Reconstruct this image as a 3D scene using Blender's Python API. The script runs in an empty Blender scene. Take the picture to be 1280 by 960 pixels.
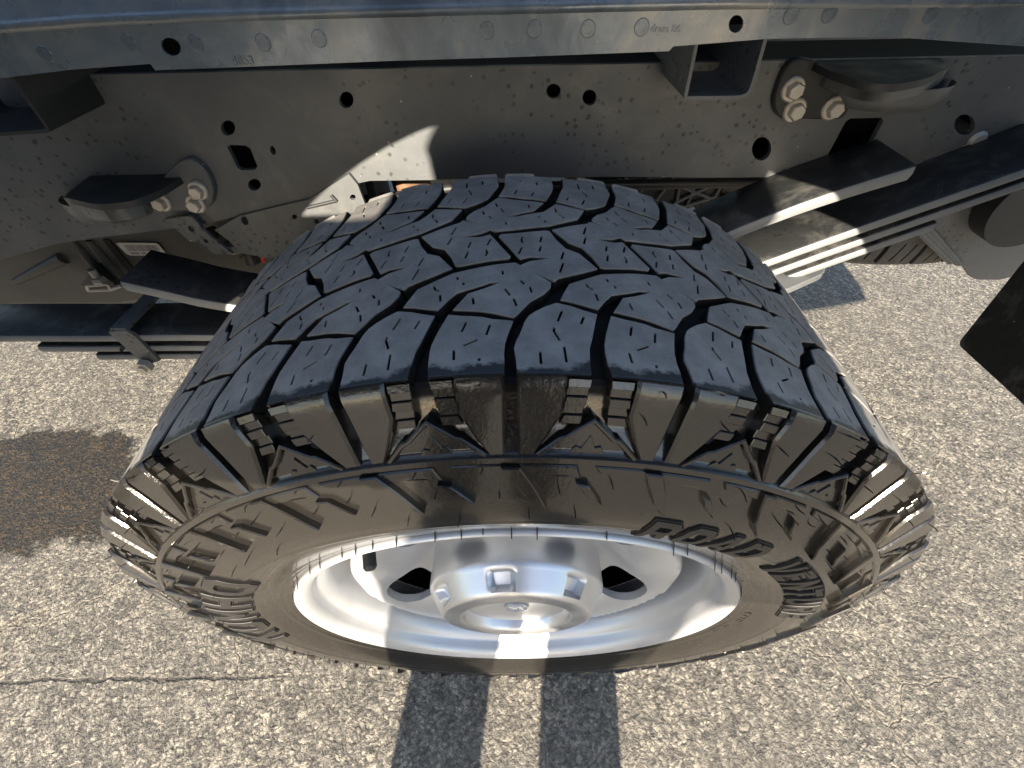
import bpy, bmesh, math, random
from mathutils import Vector, Matrix, noise
from mathutils.geometry import delaunay_2d_cdt
random.seed(4)
S = bpy.context.scene
C = S.collection
R = math.radians

# ------------------------------------------------------------------ camera
cam_d = bpy.data.cameras.new('camera')
cam = bpy.data.objects.new('camera', cam_d)
C.objects.link(cam)
S.camera = cam
F_PX = 540.0
cam_d.sensor_width = 36.0
cam_d.lens = 36.0 * F_PX / 1280.0
cam_d.clip_start = 0.01
cam_d.clip_end = 1000.0
CAM = (Matrix.Translation((0.00295, -0.1226, 0.9802)) @ Matrix.Rotation(0.014, 4, 'Z')
       @ Matrix.Rotation(math.pi / 2 - 0.8432, 4, 'X') @ Matrix.Rotation(-0.0236, 4, 'Z'))
cam.matrix_world = CAM

# ------------------------------------------------------------------ sky, sun, exposure
SUN_EL, SUN_AZ = R(25.0), 0.08          # the light travels along (+0.08, 1, -tan(el))
w = bpy.data.worlds.new('World')
S.world = w
w.use_nodes = True
nt = w.node_tree
sky = nt.nodes.new('ShaderNodeTexSky')
sky.sky_type = 'NISHITA'
sky.sun_disc = False
sky.sun_elevation = SUN_EL
sky.sun_rotation = math.pi + SUN_AZ
nt.links.new(sky.outputs[0], nt.nodes['Background'].inputs[0])
nt.nodes['Background'].inputs[1].default_value = 0.085
sun_d = bpy.data.lights.new('sun', 'SUN')
sun_d.energy = 5.0
sun_d.angle = R(0.53)
sun_d.color = (1.0, 0.88, 0.71)
sun = bpy.data.objects.new('sun', sun_d)
C.objects.link(sun)
L = Vector((math.sin(SUN_AZ) * math.cos(SUN_EL), math.cos(SUN_AZ) * math.cos(SUN_EL), -math.sin(SUN_EL)))
sun.rotation_euler = L.to_track_quat('-Z', 'Y').to_euler()
sun.location = (0, -6, 6)
S.view_settings.view_transform = 'Standard'
S.view_settings.look = 'None'
S.view_settings.gamma = 1.0
S.view_settings.use_curve_mapping = False
S.view_settings.exposure = 1.9


# ------------------------------------------------------------------ helpers
def ray(px, py):
    d = CAM.to_3x3() @ Vector(((px - 640) / F_PX, -(py - 480) / F_PX, -1.0))
    return CAM.translation, d


def on_y(p, Y):
    o, d = ray(*p)
    return o + d * ((Y - o.y) / d.y)


def on_z(p, Z):
    o, d = ray(*p)
    return o + d * ((Z - o.z) / d.z)


def on_x(p, X):
    o, d = ray(*p)
    return o + d * ((X - o.x) / d.x)


def empty(name, label, cat, loc=(0, 0, 0)):
    o = bpy.data.objects.new(name, None)
    C.objects.link(o)
    o.location = loc
    o['label'] = label
    o['category'] = cat
    return o


def mesh(name, V, Fc, mat=None, angle=35, smooth=True):
    me = bpy.data.meshes.new(name)
    me.from_pydata([tuple(v) for v in V], [], Fc)
    me.validate()
    bm = bmesh.new()
    bm.from_mesh(me)
    bmesh.ops.remove_doubles(bm, verts=bm.verts, dist=2e-6)
    bmesh.ops.recalc_face_normals(bm, faces=bm.faces)
    bm.to_mesh(me)
    bm.free()
    if smooth:
        me.polygons.foreach_set('use_smooth', [True] * len(me.polygons))
        me.set_sharp_from_angle(angle=R(angle))
    if mat:
        me.materials.append(mat)
    return me


def link(name, me, parent=None, loc=(0, 0, 0), rot=(0, 0, 0), label=None):
    o = bpy.data.objects.new(name, me)
    C.objects.link(o)
    if parent:
        o.parent = parent
    o.location = loc
    o.rotation_euler = rot
    if label:
        o['label'] = label
    return o


def obj(name, V, Fc, mat, parent=None, angle=35, smooth=True, label=None):
    return link(name, mesh(name, V, Fc, mat, angle, smooth), parent, label=label)


class MB:                                   # collects simple shapes into one mesh
    def __init__(s):
        s.v, s.f = [], []

    def add(s, V, Fc):
        b = len(s.v)
        s.v += [Vector(v) for v in V]
        s.f += [tuple(i + b for i in q) for q in Fc]
        return s

    def hexa(s, P):                         # 8 corners: 4 bottom, 4 top
        return s.add(P, [(3, 2, 1, 0), (4, 5, 6, 7), (0, 1, 5, 4), (1, 2, 6, 5), (2, 3, 7, 6), (3, 0, 4, 7)])

    def box(s, a, b):
        (x0, y0, z0), (x1, y1, z1) = a, b
        return s.hexa([(x0, y0, z0), (x1, y0, z0), (x1, y1, z0), (x0, y1, z0),
                       (x0, y0, z1), (x1, y0, z1), (x1, y1, z1), (x0, y1, z1)])

    def tube(s, pts, rad, n=12, cap=True):
        pts = [Vector(p) for p in pts]
        rads = rad if isinstance(rad, (list, tuple)) else [rad] * len(pts)
        V, Fc = [], []
        ref = None
        for i, p in enumerate(pts):
            t = (pts[min(i + 1, len(pts) - 1)] - pts[max(i - 1, 0)]).normalized()
            if ref is None:
                ref = t.orthogonal().normalized()
            ref = (ref - t * ref.dot(t)).normalized()
            b = t.cross(ref)
            for k in range(n):
                a = 2 * math.pi * k / n
                V.append(p + (ref * math.cos(a) + b * math.sin(a)) * rads[i])
        for i in range(len(pts) - 1):
            for k in range(n):
                Fc.append((i * n + k, i * n + (k + 1) % n, (i + 1) * n + (k + 1) % n, (i + 1) * n + k))
        if cap:
            Fc.append(tuple(range(n - 1, -1, -1)))
            Fc.append(tuple(range((len(pts) - 1) * n, len(pts) * n)))
        return s.add(V, Fc)

    def lathe(s, prof, n=96, a0=0.0, a1=2 * math.pi):   # (y, r) about the Y axis
        full = abs(a1 - a0 - 2 * math.pi) < 1e-6
        m = n if full else n + 1
        V, Fc = [], []
        for i in range(m):
            a = a0 + (a1 - a0) * i / n
            for y, r in prof:
                V.append((r * math.sin(a), y, r * math.cos(a)))
        k = len(prof)
        for i in range(n):
            j = (i + 1) % m
            for q in range(k - 1):
                Fc.append((i * k + q, j * k + q, j * k + q + 1, i * k + q + 1))
        return s.add(V, Fc)

    def build(s, name, mat, parent=None, angle=35, label=None, smooth=True):
        return obj(name, s.v, s.f, mat, parent, angle, smooth, label)


def area2(P):
    return sum(P[i][0] * P[(i + 1) % len(P)][1] - P[(i + 1) % len(P)][0] * P[i][1] for i in range(len(P)))


def inset(P, c):                            # P counter-clockwise; positive c moves inwards
    n, out = len(P), []
    for i in range(n):
        p0, p1, p2 = Vector(P[i - 1]), Vector(P[i]), Vector(P[(i + 1) % n])
        a, b = (p1 - p0), (p2 - p1)
        if a.length < 1e-9 or b.length < 1e-9:
            out.append(p1)
            continue
        a.normalize()
        b.normalize()
        n1, n2 = Vector((-a.y, a.x)), Vector((-b.y, b.x))
        m = n1 + n2
        if m.length < 0.2:
            m = n1
        m.normalize()
        out.append(p1 + m * (c / max(0.5, m.dot(n1))))
    return out


def dense(P, step):
    out = []
    for i in range(len(P)):
        a, b = Vector(P[i]), Vector(P[(i + 1) % len(P)])
        k = max(1, int(math.ceil((b - a).length / step)))
        out += [a + (b - a) * (j / k) for j in range(k)]
    return out


def inside(p, P):
    x, y = p
    r = False
    j = len(P) - 1
    for i in range(len(P)):
        xi, yi = P[i]
        xj, yj = P[j]
        if (yi > y) != (yj > y) and x < (xj - xi) * (y - yi) / (yj - yi) + xi:
            r = not r
        j = i
    return r


def tri2d(loops, step=None):
    """constrained triangulation of outer loop loops[0] minus the others"""
    V, E = [], []
    for P in loops:
        b = len(V)
        V += [Vector((p[0], p[1])) for p in P]
        E += [(b + i, b + (i + 1) % len(P)) for i in range(len(P))]
    if step:
        xs = [p[0] for p in loops[0]]
        ys = [p[1] for p in loops[0]]
        x = min(xs) + step * .5
        while x < max(xs):
            y = min(ys) + step * .5
            while y < max(ys):
                if inside((x, y), loops[0]) and not any(inside((x, y), h) for h in loops[1:]):
                    V.append(Vector((x, y)))
                y += step
            x += step
    ov, oe, of = delaunay_2d_cdt(V, E, [], 0, 1e-7)[:3]
    keep = []
    for t in of:
        c = sum((ov[i] for i in t), Vector((0, 0))) / len(t)
        if inside(c, loops[0]) and not any(inside(c, h) for h in loops[1:]):
            keep.append(tuple(t))
    return ov, keep


def extrude(mb, outline, mapf, top, bot, holes=(), cham=0.0, step=None, hole_depth=None, back=False, draft=0.0):
    """raised piece: outline (and holes) in a 2-D chart, mapf(u, v, h) -> 3-D"""
    P = [Vector(p) for p in outline]
    if area2(P) < 0:
        P.reverse()
    H = [[Vector(p) for p in h] for h in holes]
    if step:
        P = dense(P, step)
        H = [dense(h, step) for h in H]
    top_ring = inset(P, cham) if cham else P
    ov, tr = tri2d([top_ring] + H, step)
    mb.add([mapf(v.x, v.y, top) for v in ov], tr)
    rings = [(top_ring, top)]
    if cham:
        rings.append((P, top - abs(cham) * (1 if top > bot else -1)))
    rings.append((inset(P, -draft) if draft else P, bot))
    n = len(P)
    V = [mapf(p.x, p.y, h) for ring, h in rings for p in ring]
    mb.add(V, [(k * n + i, k * n + (i + 1) % n, (k + 1) * n + (i + 1) % n, (k + 1) * n + i)
               for k in range(len(rings) - 1) for i in range(n)])
    for h in H:
        n = len(h)
        hb = bot if hole_depth is None else top - hole_depth
        mb.add([mapf(p.x, p.y, z) for z in (top, hb) for p in h],
               [(i, (i + 1) % n, n + (i + 1) % n, n + i) for i in range(n)])
    if back:
        ov, tr = tri2d([P] + H, step)
        mb.add([mapf(v.x, v.y, bot) for v in ov], [t[::-1] for t in tr])
    return mb


def circle(cx, cy, rx, ry=None, n=20, rot=0.0):
    ry = ry or rx
    return [(cx + rx * math.cos(a) * math.cos(rot) - ry * math.sin(a) * math.sin(rot),
             cy + rx * math.cos(a) * math.sin(rot) + ry * math.sin(a) * math.cos(rot))
            for a in [2 * math.pi * k / n for k in range(n)]]


def band(pts, wd, closed_tip=False):        # thick polyline -> outline
    pts = [Vector(p) for p in pts]
    l, r = [], []
    for i, p in enumerate(pts):
        t = (pts[min(i + 1, len(pts) - 1)] - pts[max(i - 1, 0)]).normalized()
        nn = Vector((-t.y, t.x)) * wd * .5
        l.append(p + nn)
        r.append(p - nn)
    return l + r[::-1]


def interp(tab, x):
    if x <= tab[0][0]:
        (a, b), (c, d) = tab[0], tab[1]
    elif x >= tab[-1][0]:
        (a, b), (c, d) = tab[-2], tab[-1]
    else:
        for i in range(len(tab) - 1):
            if tab[i][0] <= x <= tab[i + 1][0]:
                (a, b), (c, d) = tab[i], tab[i + 1]
                break
    return b + (d - b) * (x - a) / (c - a)


def smooth_interp(tab, x):                  # Catmull-Rom through the table
    xs = [t[0] for t in tab]
    i = max(0, min(len(tab) - 2, sum(1 for q in xs if q <= x) - 1))
    p = [tab[max(0, i - 1)], tab[i], tab[i + 1], tab[min(len(tab) - 1, i + 2)]]
    h = p[2][0] - p[1][0]
    t = (x - p[1][0]) / h
    m1 = (p[2][1] - p[0][1]) / (p[2][0] - p[0][0]) * h
    m2 = (p[3][1] - p[1][1]) / (p[3][0] - p[1][0]) * h
    return ((2 * t**3 - 3 * t**2 + 1) * p[1][1] + (t**3 - 2 * t**2 + t) * m1
            + (-2 * t**3 + 3 * t**2) * p[2][1] + (t**3 - t**2) * m2)


# ------------------------------------------------------------------ materials
class NT:
    def __init__(s, name):
        s.m = bpy.data.materials.new(name)
        s.m.use_nodes = True
        s.t = s.m.node_tree
        s.b = s.t.nodes['Principled BSDF']
        s.tc = s.n('ShaderNodeTexCoord')

    def n(s, typ, **kw):
        nd = s.t.nodes.new(typ)
        for k, v in kw.items():
            setattr(nd, k, v)
        return nd

    def l(s, a, b):
        s.t.links.new(a, b)

    def set(s, **kw):
        for k, v in kw.items():
            s.b.inputs[k.replace('_', ' ')].default_value = v
        return s

    def noise(s, scale, detail=4, rough=.6, dist=0.0, src=None):
        nd = s.n('ShaderNodeTexNoise')
        nd.inputs['Scale'].default_value = scale
        nd.inputs['Detail'].default_value = detail
        nd.inputs['Roughness'].default_value = rough
        nd.inputs['Distortion'].default_value = dist
        s.l(src or s.tc.outputs['Object'], nd.inputs['Vector'])
        return nd.outputs[0]

    def voro(s, scale, feature='F1', rand=1.0, src=None, out='Distance'):
        nd = s.n('ShaderNodeTexVoronoi', feature=feature)
        nd.inputs['Scale'].default_value = scale
        nd.inputs['Randomness'].default_value = rand
        s.l(src or s.tc.outputs['Object'], nd.inputs['Vector'])
        return nd.outputs[out]

    def ramp(s, src, stops):
        nd = s.n('ShaderNodeValToRGB')
        e = nd.color_ramp.elements
        while len(e) < len(stops):
            e.new(0.5)
        for q, (p, c) in zip(e, stops):
            q.position = p
            q.color = c if len(c) == 4 else (*c, 1)
        s.l(src, nd.inputs[0])
        return nd.outputs[0]

    def math(s, op, a, b=None, clamp=False):
        nd = s.n('ShaderNodeMath', operation=op, use_clamp=clamp)
        for i, q in enumerate((a, b)):
            if q is None:
                continue
            if isinstance(q, (int, float)):
                nd.inputs[i].default_value = q
            else:
                s.l(q, nd.inputs[i])
        return nd.outputs[0]

    def mix(s, fac, a, b, blend='MIX'):
        nd = s.n('ShaderNodeMix', data_type='RGBA', blend_type=blend)
        for sock, q in ((nd.inputs[0], fac), (nd.inputs[6], a), (nd.inputs[7], b)):
            if isinstance(q, (int, float)):
                sock.default_value = q
            elif isinstance(q, tuple):
                sock.default_value = q if len(q) == 4 else (*q, 1)
            else:
                s.l(q, sock)
        return nd.outputs[2]

    def mapr(s, src, a, b, c, d):
        nd = s.n('ShaderNodeMapRange')
        for i, q in enumerate((a, b, c, d)):
            nd.inputs[i + 1].default_value = q
        s.l(src, nd.inputs[0])
        return nd.outputs[0]

    def bump(s, h, strength, dist=0.001, prev=None):
        nd = s.n('ShaderNodeBump')
        nd.inputs['Strength'].default_value = strength
        nd.inputs['Distance'].default_value = dist
        s.l(h, nd.inputs['Height'])
        if prev:
            s.l(prev, nd.inputs['Normal'])
        s.l(nd.outputs[0], s.b.inputs['Normal'])
        return nd.outputs[0]


def G(v, tint=(1, 1, 1)):
    return (v * tint[0], v * tint[1], v * tint[2], 1)


def mat_rubber(name, edge=None):
    """dusty worn tread faces, black rubber grooves darkened further for their shade; from the shoulder edge outwards wet tyre dressing"""
    m = NT(name)
    dust = m.noise(38, 5, .65)
    fine = m.noise(420, 3, .6)
    speck = m.noise(900, 2, .6)
    col_dry = m.ramp(dust, [(.3, (.130, .124, .115)), (.5, (.185, .177, .165)), (.72, (.26, .249, .23))])
    col_dry = m.mix(m.mapr(fine, .55, .75, 0, .4), col_dry, (.19, .19, .185))
    col_dry = m.mix(m.mapr(speck, .64, .72, 0, .7), col_dry, (.035, .035, .036))
    col_dry = m.mix(m.mapr(m.voro(210), .05, .09, .55, 0), col_dry, (.34, .32, .29))
    if edge is None:
        m.l(m.mix(.6, col_dry, (.03, .03, .03)), m.b.inputs['Base Color'])
        m.set(Roughness=.72)
        m.bump(fine, .25, .0006)
        return m.m
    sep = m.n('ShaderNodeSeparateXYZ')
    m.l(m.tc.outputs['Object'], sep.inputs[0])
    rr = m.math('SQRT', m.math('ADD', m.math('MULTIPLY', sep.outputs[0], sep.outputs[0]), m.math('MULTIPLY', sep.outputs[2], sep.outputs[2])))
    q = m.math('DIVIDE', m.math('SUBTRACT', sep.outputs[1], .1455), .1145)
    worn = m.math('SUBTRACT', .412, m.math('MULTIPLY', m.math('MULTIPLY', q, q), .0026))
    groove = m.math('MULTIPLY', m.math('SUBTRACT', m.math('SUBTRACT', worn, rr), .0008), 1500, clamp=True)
    col_dry = m.mix(groove, col_dry, m.ramp(dust, [(.35, (.010, .010, .011)), (.7, (.024, .023, .022))]))  # undusted groove rubber, with the grooves' shade painted into its colour
    wob = m.math('ADD', m.math('MULTIPLY', m.noise(21, 2, .5), .8), m.math('MULTIPLY', m.noise(160, 3, .6), .2))
    lim = m.mapr(wob, .36, .66, edge - .001, edge + .017)
    gl = m.math('MULTIPLY', m.math('SUBTRACT', lim, sep.outputs[1]), 320, clamp=True)
    gl2 = m.math('MULTIPLY', m.math('SUBTRACT', edge + .002, sep.outputs[1]), 900, clamp=True)
    col = m.mix(gl, col_dry, (.0125, .0115, .0102))
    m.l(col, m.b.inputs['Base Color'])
    spots = m.noise(160, 4, .7)
    glr = m.mapr(m.noise(14, 4, .6), .35, .75, .11, .27)
    glr = m.math('ADD', glr, m.mapr(spots, .6, .75, 0, .14))
    dry = m.math('SUBTRACT', .74, m.math('MULTIPLY', gl, .22))
    ro = m.n('ShaderNodeMix', data_type='FLOAT')
    m.l(gl2, ro.inputs[0])
    m.l(dry, ro.inputs[2])
    m.l(glr, ro.inputs[3])
    m.l(ro.outputs[0], m.b.inputs['Roughness'])
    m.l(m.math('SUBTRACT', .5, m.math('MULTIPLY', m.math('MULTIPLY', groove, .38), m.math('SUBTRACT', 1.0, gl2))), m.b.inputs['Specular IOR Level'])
    m.l(m.math('MULTIPLY', gl2, .40), m.b.inputs['Coat Weight'])
    m.set(Coat_Roughness=.08)
    m.b.inputs['Coat Tint'].default_value = (1, .97, .93, 1)
    p = m.bump(fine, .32, .0006)
    p = m.bump(m.noise(95, 2, .5), .14, .0012, p)
    m.bump(m.noise(1500, 2, .6), .12, .0003, p)
    return m.m


def mat_frame(name, base=.10, spots=True, rough=.42):
    m = NT(name)
    big = m.noise(5, 4, .6)
    fine = m.noise(260, 3, .6)
    col = m.ramp(big, [(.3, G(base * .75, (.94, .99, 1.03))), (.55, G(base, (.94, .99, 1.03))), (.75, G(base * 1.3, (.96, .99, 1.0)))])
    if spots:
        wp = m.mapr(m.noise(4.5, 2, .5), .42, .52, 0, 1)
        v = m.math('ADD', m.voro(120), m.math('MULTIPLY', m.noise(190, 3, .6), .3))
        d = m.math('MULTIPLY', m.mapr(v, .40, .47, 1, 0), wp)
        pick = m.math('GREATER_THAN', m.voro(120, out='Color'), .45)
        d = m.math('MULTIPLY', d, pick)
        col = m.mix(m.math('MULTIPLY', d, .85), col, G(base * .3))
        dirt = m.mapr(m.noise(17, 6, .7, .6), .5, .72, 0, .55)
        col = m.mix(dirt, col, (.19, .185, .17, 1))
        wh = m.math('MULTIPLY', m.mapr(m.voro(34), .035, .05, 1, 0), .8)
        col = m.mix(wh, col, (.4, .39, .36, 1))
    m.l(col, m.b.inputs['Base Color'])
    m.l(m.mapr(m.noise(30, 4, .6), .3, .7, rough - .1, rough + .16), m.b.inputs['Roughness'])
    p = m.bump(fine, .2, .0006)
    m.bump(m.noise(60, 4, .6), .12, .0015, p)
    return m.m


def mat_metal(name, col, metallic=.8, rough=.32, bump=.06, scale=300):
    m = NT(name)
    f = m.noise(scale, 3, .6)
    g = m.noise(12, 3, .6)
    m.l(m.ramp(g, [(.3, G(.88, col)), (.7, G(1.0, col))]), m.b.inputs['Base Color'])
    m.set(Metallic=metallic)
    m.l(m.mapr(m.noise(24, 4, .6), .3, .7, rough - .05, rough + .08), m.b.inputs['Roughness'])
    if bump:
        m.bump(f, bump, .0004)
    return m.m


def mat_plain(name, col, rough=.6, var=.25, scale=20, bump=.1, metallic=0.0):
    m = NT(name)
    g = m.noise(scale, 4, .6)
    m.l(m.ramp(g, [(.3, G(1 - var, col)), (.7, G(1 + var, col))]), m.b.inputs['Base Color'])
    m.set(Roughness=rough, Metallic=metallic)
    m.bump(m.noise(scale * 14, 3, .6), bump, .0006)
    return m.m


def mat_asphalt():
    m = NT('weathered_asphalt')
    src = m.tc.outputs['Object']
    def warp(amount, scale, detail):
        wn = m.n('ShaderNodeTexNoise')
        wn.inputs['Scale'].default_value = scale
        wn.inputs['Detail'].default_value = detail
        m.l(src, wn.inputs['Vector'])
        vm = m.n('ShaderNodeMix', data_type='VECTOR')
        vm.inputs[0].default_value = amount
        m.l(src, vm.inputs[4])
        m.l(wn.outputs['Color'], vm.inputs[5])
        return vm.outputs[1]

    ws = warp(.022, 75, 4)
    v1 = m.voro(125, src=ws)
    vc = m.voro(125, src=ws, out='Color')
    cell = m.n('ShaderNodeSeparateColor')
    m.l(vc, cell.inputs[0])
    v2 = m.voro(64, src=warp(.03, 40, 4))
    n1 = m.noise(150, 5, .72, .6, src)
    big = m.noise(1.6, 6, .62)
    mid = m.noise(19, 5, .68)
    gr = m.noise(420, 3, .7)
    h = m.math('MULTIPLY', m.mapr(v1, .1, .8, 1, 0), m.mapr(cell.outputs[2], 0, 1, .15, .5))
    h = m.math('ADD', h, m.math('MULTIPLY', m.mapr(v2, .1, .8, 1, 0), .18))
    h = m.math('ADD', h, m.math('MULTIPLY', m.mapr(n1, .3, .7, 0, 1), .45))
    h = m.math('ADD', h, m.math('MULTIPLY', m.math('SUBTRACT', mid, .5), .5))
    col = m.ramp(h, [(.2, (.032, .029, .026)), (.38, (.13, .118, .10)), (.55, (.24, .217, .18)), (.8, (.58, .515, .40))])
    col = m.mix(m.mapr(cell.outputs[1], .78, .92, 0, .5), col, (.07, .068, .066))
    col = m.mix(m.mapr(cell.outputs[0], .86, .95, 0, .55), col, (.52, .47, .38))
    col = m.mix(m.mapr(big, .35, .65, 0, .45), col, (.15, .138, .12), 'MIX')
    col = m.mix(m.mapr(gr, .6, .8, 0, .35), col, (.48, .44, .36))
    # a few pale, crumbling cracks
    cn = m.n('ShaderNodeTexNoise')
    cn.inputs['Scale'].default_value = 9
    cn.inputs['Detail'].default_value = 9
    m.l(src, cn.inputs['Vector'])
    cm = m.n('ShaderNodeMix', data_type='VECTOR')
    cm.inputs[0].default_value = .10
    m.l(src, cm.inputs[4])
    m.l(cn.outputs['Color'], cm.inputs[5])
    ce = m.voro(2.6, feature='DISTANCE_TO_EDGE', src=cm.outputs[1])
    gap = m.mapr(m.noise(2.3, 3, .6), .52, .6, 0, 1)
    crack = m.math('MULTIPLY', m.mapr(ce, .002, .005, 1, 0), gap)
    rim = m.math('MULTIPLY', m.mapr(ce, .004, .013, 1, 0), m.math('MULTIPLY', gap, m.mapr(n1, .35, .6, 0, 1)))
    col = m.mix(m.math('MULTIPLY', rim, .6), col, (.47, .41, .31))
    col = m.mix(m.math('MULTIPLY', crack, .45), col, (.05, .046, .042))
    # long straight crack near the wheel
    sp = m.n('ShaderNodeSeparateXYZ')
    m.l(src, sp.inputs[0])
    ly = m.math('ADD', m.math('ADD', sp.outputs[1], -0.0178), m.math('MULTIPLY', sp.outputs[0], -0.0131))
    ly = m.math('ADD', ly, m.math('MULTIPLY', m.math('SUBTRACT', m.noise(14, 7, .7), .5), .035))
    lm = m.math('MULTIPLY', m.mapr(m.math('ABSOLUTE', ly), .0015, .0042, 1, 0), m.mapr(sp.outputs[0], -.50, -.42, 1, 0))
    col = m.mix(m.math('MULTIPLY', lm, .75), col, (.03, .027, .024))
    crack = m.math('MAXIMUM', crack, lm)
    # damp patch on the ground left of the wheel
    sep = m.n('ShaderNodeSeparateXYZ')
    m.l(src, sep.inputs[0])
    wob = m.noise(4.2, 6, .68)
    wob2 = m.noise(40, 4, .7)
    dx = m.math('DIVIDE', m.math('ADD', sep.outputs[0], 1.32), .56)
    dy = m.math('DIVIDE', m.math('SUBTRACT', sep.outputs[1], .41), .185)
    d = m.math('SQRT', m.math('ADD', m.math('MULTIPLY', dx, dx), m.math('MULTIPLY', dy, dy)))
    d = m.math('ADD', d, m.math('MULTIPLY', m.math('SUBTRACT', wob, .5), 1.7))
    d = m.math('ADD', d, m.math('MULTIPLY', m.math('SUBTRACT', wob2, .5), .5))
    wet = m.mapr(d, .88, 1.02, 1, 0)
    col = m.mix(m.math('MULTIPLY', wet, .97), col, m.mix(m.mapr(h, .35, .85, 0, 1), (.007, .0045, .002), (.085, .048, .013)))
    m.l(col, m.b.inputs['Base Color'])
    ro = m.n('ShaderNodeMix', data_type='FLOAT')
    m.l(wet, ro.inputs[0])
    ro.inputs[2].default_value = .75
    ro.inputs[3].default_value = .6
    m.l(ro.outputs[0], m.b.inputs['Roughness'])
    hh = m.math('SUBTRACT', m.math('ADD', h, m.math('MULTIPLY', gr, .25)), m.math('MULTIPLY', crack, .7))
    m.bump(hh, .9, .006)
    return m.m


def mat_bed():
    """e-coated sheet metal: dark blue-grey, glossy, slightly wavy, bright reflections painted as cream patches"""
    m = NT('bed_underside_coating')
    g = m.noise(7, 6, .68, .8)
    col = m.ramp(g, [(.32, (.11, .13, .155)), (.5, (.20, .235, .265)), (.62, (.32, .325, .32)), (.75, (.48, .45, .40))])  # cream stops put blotchy bright reflections into the colour
    m.l(col, m.b.inputs['Base Color'])
    m.l(m.mapr(m.noise(16, 5, .65), .3, .7, .16, .42), m.b.inputs['Roughness'])
    m.set(Metallic=.25, Coat_Weight=.3, Coat_Roughness=.2)
    p = m.bump(m.noise(200, 3, .6), .18, .0006)
    m.bump(m.noise(20, 3, .5), .35, .004, p)
    return m.m


M_ASPH = mat_asphalt()
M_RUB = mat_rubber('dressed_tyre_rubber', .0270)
M_DRY = mat_rubber('dry_rubber')
M_LETTER = mat_plain('matt_raised_rubber', (.012, .011, .0105), .5, .3, 60, .3)
M_WHEEL = mat_metal('silver_wheel_paint', (.53, .54, .56), .5, .36, .05)
M_CAP = mat_metal('satin_silver_cap', (.66, .67, .69), .8, .34, .06, 500)
M_FRAME = mat_frame('frame_black_coating', .125)
M_BED = mat_bed()
M_SPRING = mat_frame('spring_steel_black', .03, True, .42)
M_LEAF = mat_frame('leaf_edge_ground_light', .22, False, .5)
M_BRACKET = mat_frame('bracket_black_paint', .03, False, .5)
M_BOLT = mat_metal('zinc_bolt', (.62, .58, .52), .55, .45, .1)
M_PLASTIC = mat_plain('black_plastic', (.018, .018, .019), .5, .2, 14, .15)
M_TANK = mat_plain('dull_tank_plastic', (.075, .073, .068), .55, .2, 9, .12)
M_FLAP = mat_frame('flap_black_rubber', .012, True, .5)
M_CAVE = mat_plain('shade_black', (.006, .006, .006), .7, .2, 10, .1)  # near-black that paints the shade behind holes
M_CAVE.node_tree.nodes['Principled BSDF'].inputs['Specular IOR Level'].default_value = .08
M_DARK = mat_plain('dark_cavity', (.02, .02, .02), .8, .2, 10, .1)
M_RUST = mat_plain('rusty_iron', (.16, .09, .05), .8, .4, 30, .4)
M_PAINT = mat_metal('grey_truck_paint', (.10, .105, .115), .3, .3, 0)
M_RED = mat_plain('red_wire_plastic', (.5, .05, .03), .4, .1)
M_LABEL = mat_plain('label_paper', (.72, .69, .64), .6, .06, 30, .02)
M_INK = mat_plain('label_ink', (.22, .19, .19), .6, .1)

# ------------------------------------------------------------------ ground
ground = obj('asphalt_ground', [(-300, -300, 0), (300, -300, 0), (300, 300, 0), (-300, 300, 0)], [(0, 1, 2, 3)], M_ASPH, smooth=False)
ground['kind'] = 'structure'

# ------------------------------------------------------------------ the truck
truck = empty('pickup_truck', 'pickup truck with grey bed side, rear wheel, black frame rail and leaf springs', 'truck', (0, 0, 0))
WC = Vector((0, 0, 0.41))

# ---- tyre cross-section chart: t (mm) is y across the tread, arc length down the sidewalls
T0, TC, T1 = 31.0, 145.5, 260.0


def crown(y):
    q = (y - TC) / 114.5
    return 412.0 - 2.6 * q * q


SIDE = [(26.2, 409.8), (23.2, 406.0), (19.0, 394), (13.6, 379), (8.9, 365.5), (7.0, 358), (3.6, 345), (.2, 332), (-2.2, 319), (-2.9, 307), (-1.6, 295),
        (1.8, 282), (7.0, 269), (11.6, 259), (14.6, 252), (17.0, 246)]
_arc = [0.0]
for _i in range(1, len(SIDE)):
    _arc.append(_arc[-1] + math.dist(SIDE[_i], SIDE[_i - 1]))
_ty = [(a, p[0]) for a, p in zip(_arc, SIDE)]
_tr = [(a, p[1]) for a, p in zip(_arc, SIDE)]


def chart0(t):
    if t > TC:
        y, r = chart0(2 * TC - t)
        return 2 * TC - y, r
    if t >= T0 + 5:
        return t, crown(t)
    if t >= T0:                              # the tread edge sits a little further out
        return t - (T0 + 5 - t) * .96, crown(t)
    s = T0 - t
    if s < 4:
        return interp(_ty, s), interp(_tr, s)
    return smooth_interp(_ty, min(s, _arc[-1])), smooth_interp(_tr, min(s, _arc[-1]))


def chart(t):
    e = 2.0
    y, r = chart0(t)
    ya, ra = chart0(t - e)
    yb, rb = chart0(t + e)
    dy, dr = yb - ya, rb - ra
    n = math.hypot(dy, dr)
    return y, r, -dr / n, dy / n


UDEG = 400 * math.pi / 180                  # chart u is mm of arc


def tyre_map(u, t, h):
    y, r, ny, nr = chart(t)
    y += ny * h
    r += nr * h
    a = u / 400.0
    return Vector((r * math.sin(a), y, r * math.cos(a))) * .001


def tt(t):                                  # ornament is drawn for a 40 mm shoulder face; stretch it to the real one
    if t > TC:
        return 2 * TC - tt(2 * TC - t)
    if t >= T0:
        return t
    return T0 - (T0 - t) * 1.25 if t > -9 else t - 10.0


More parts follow.
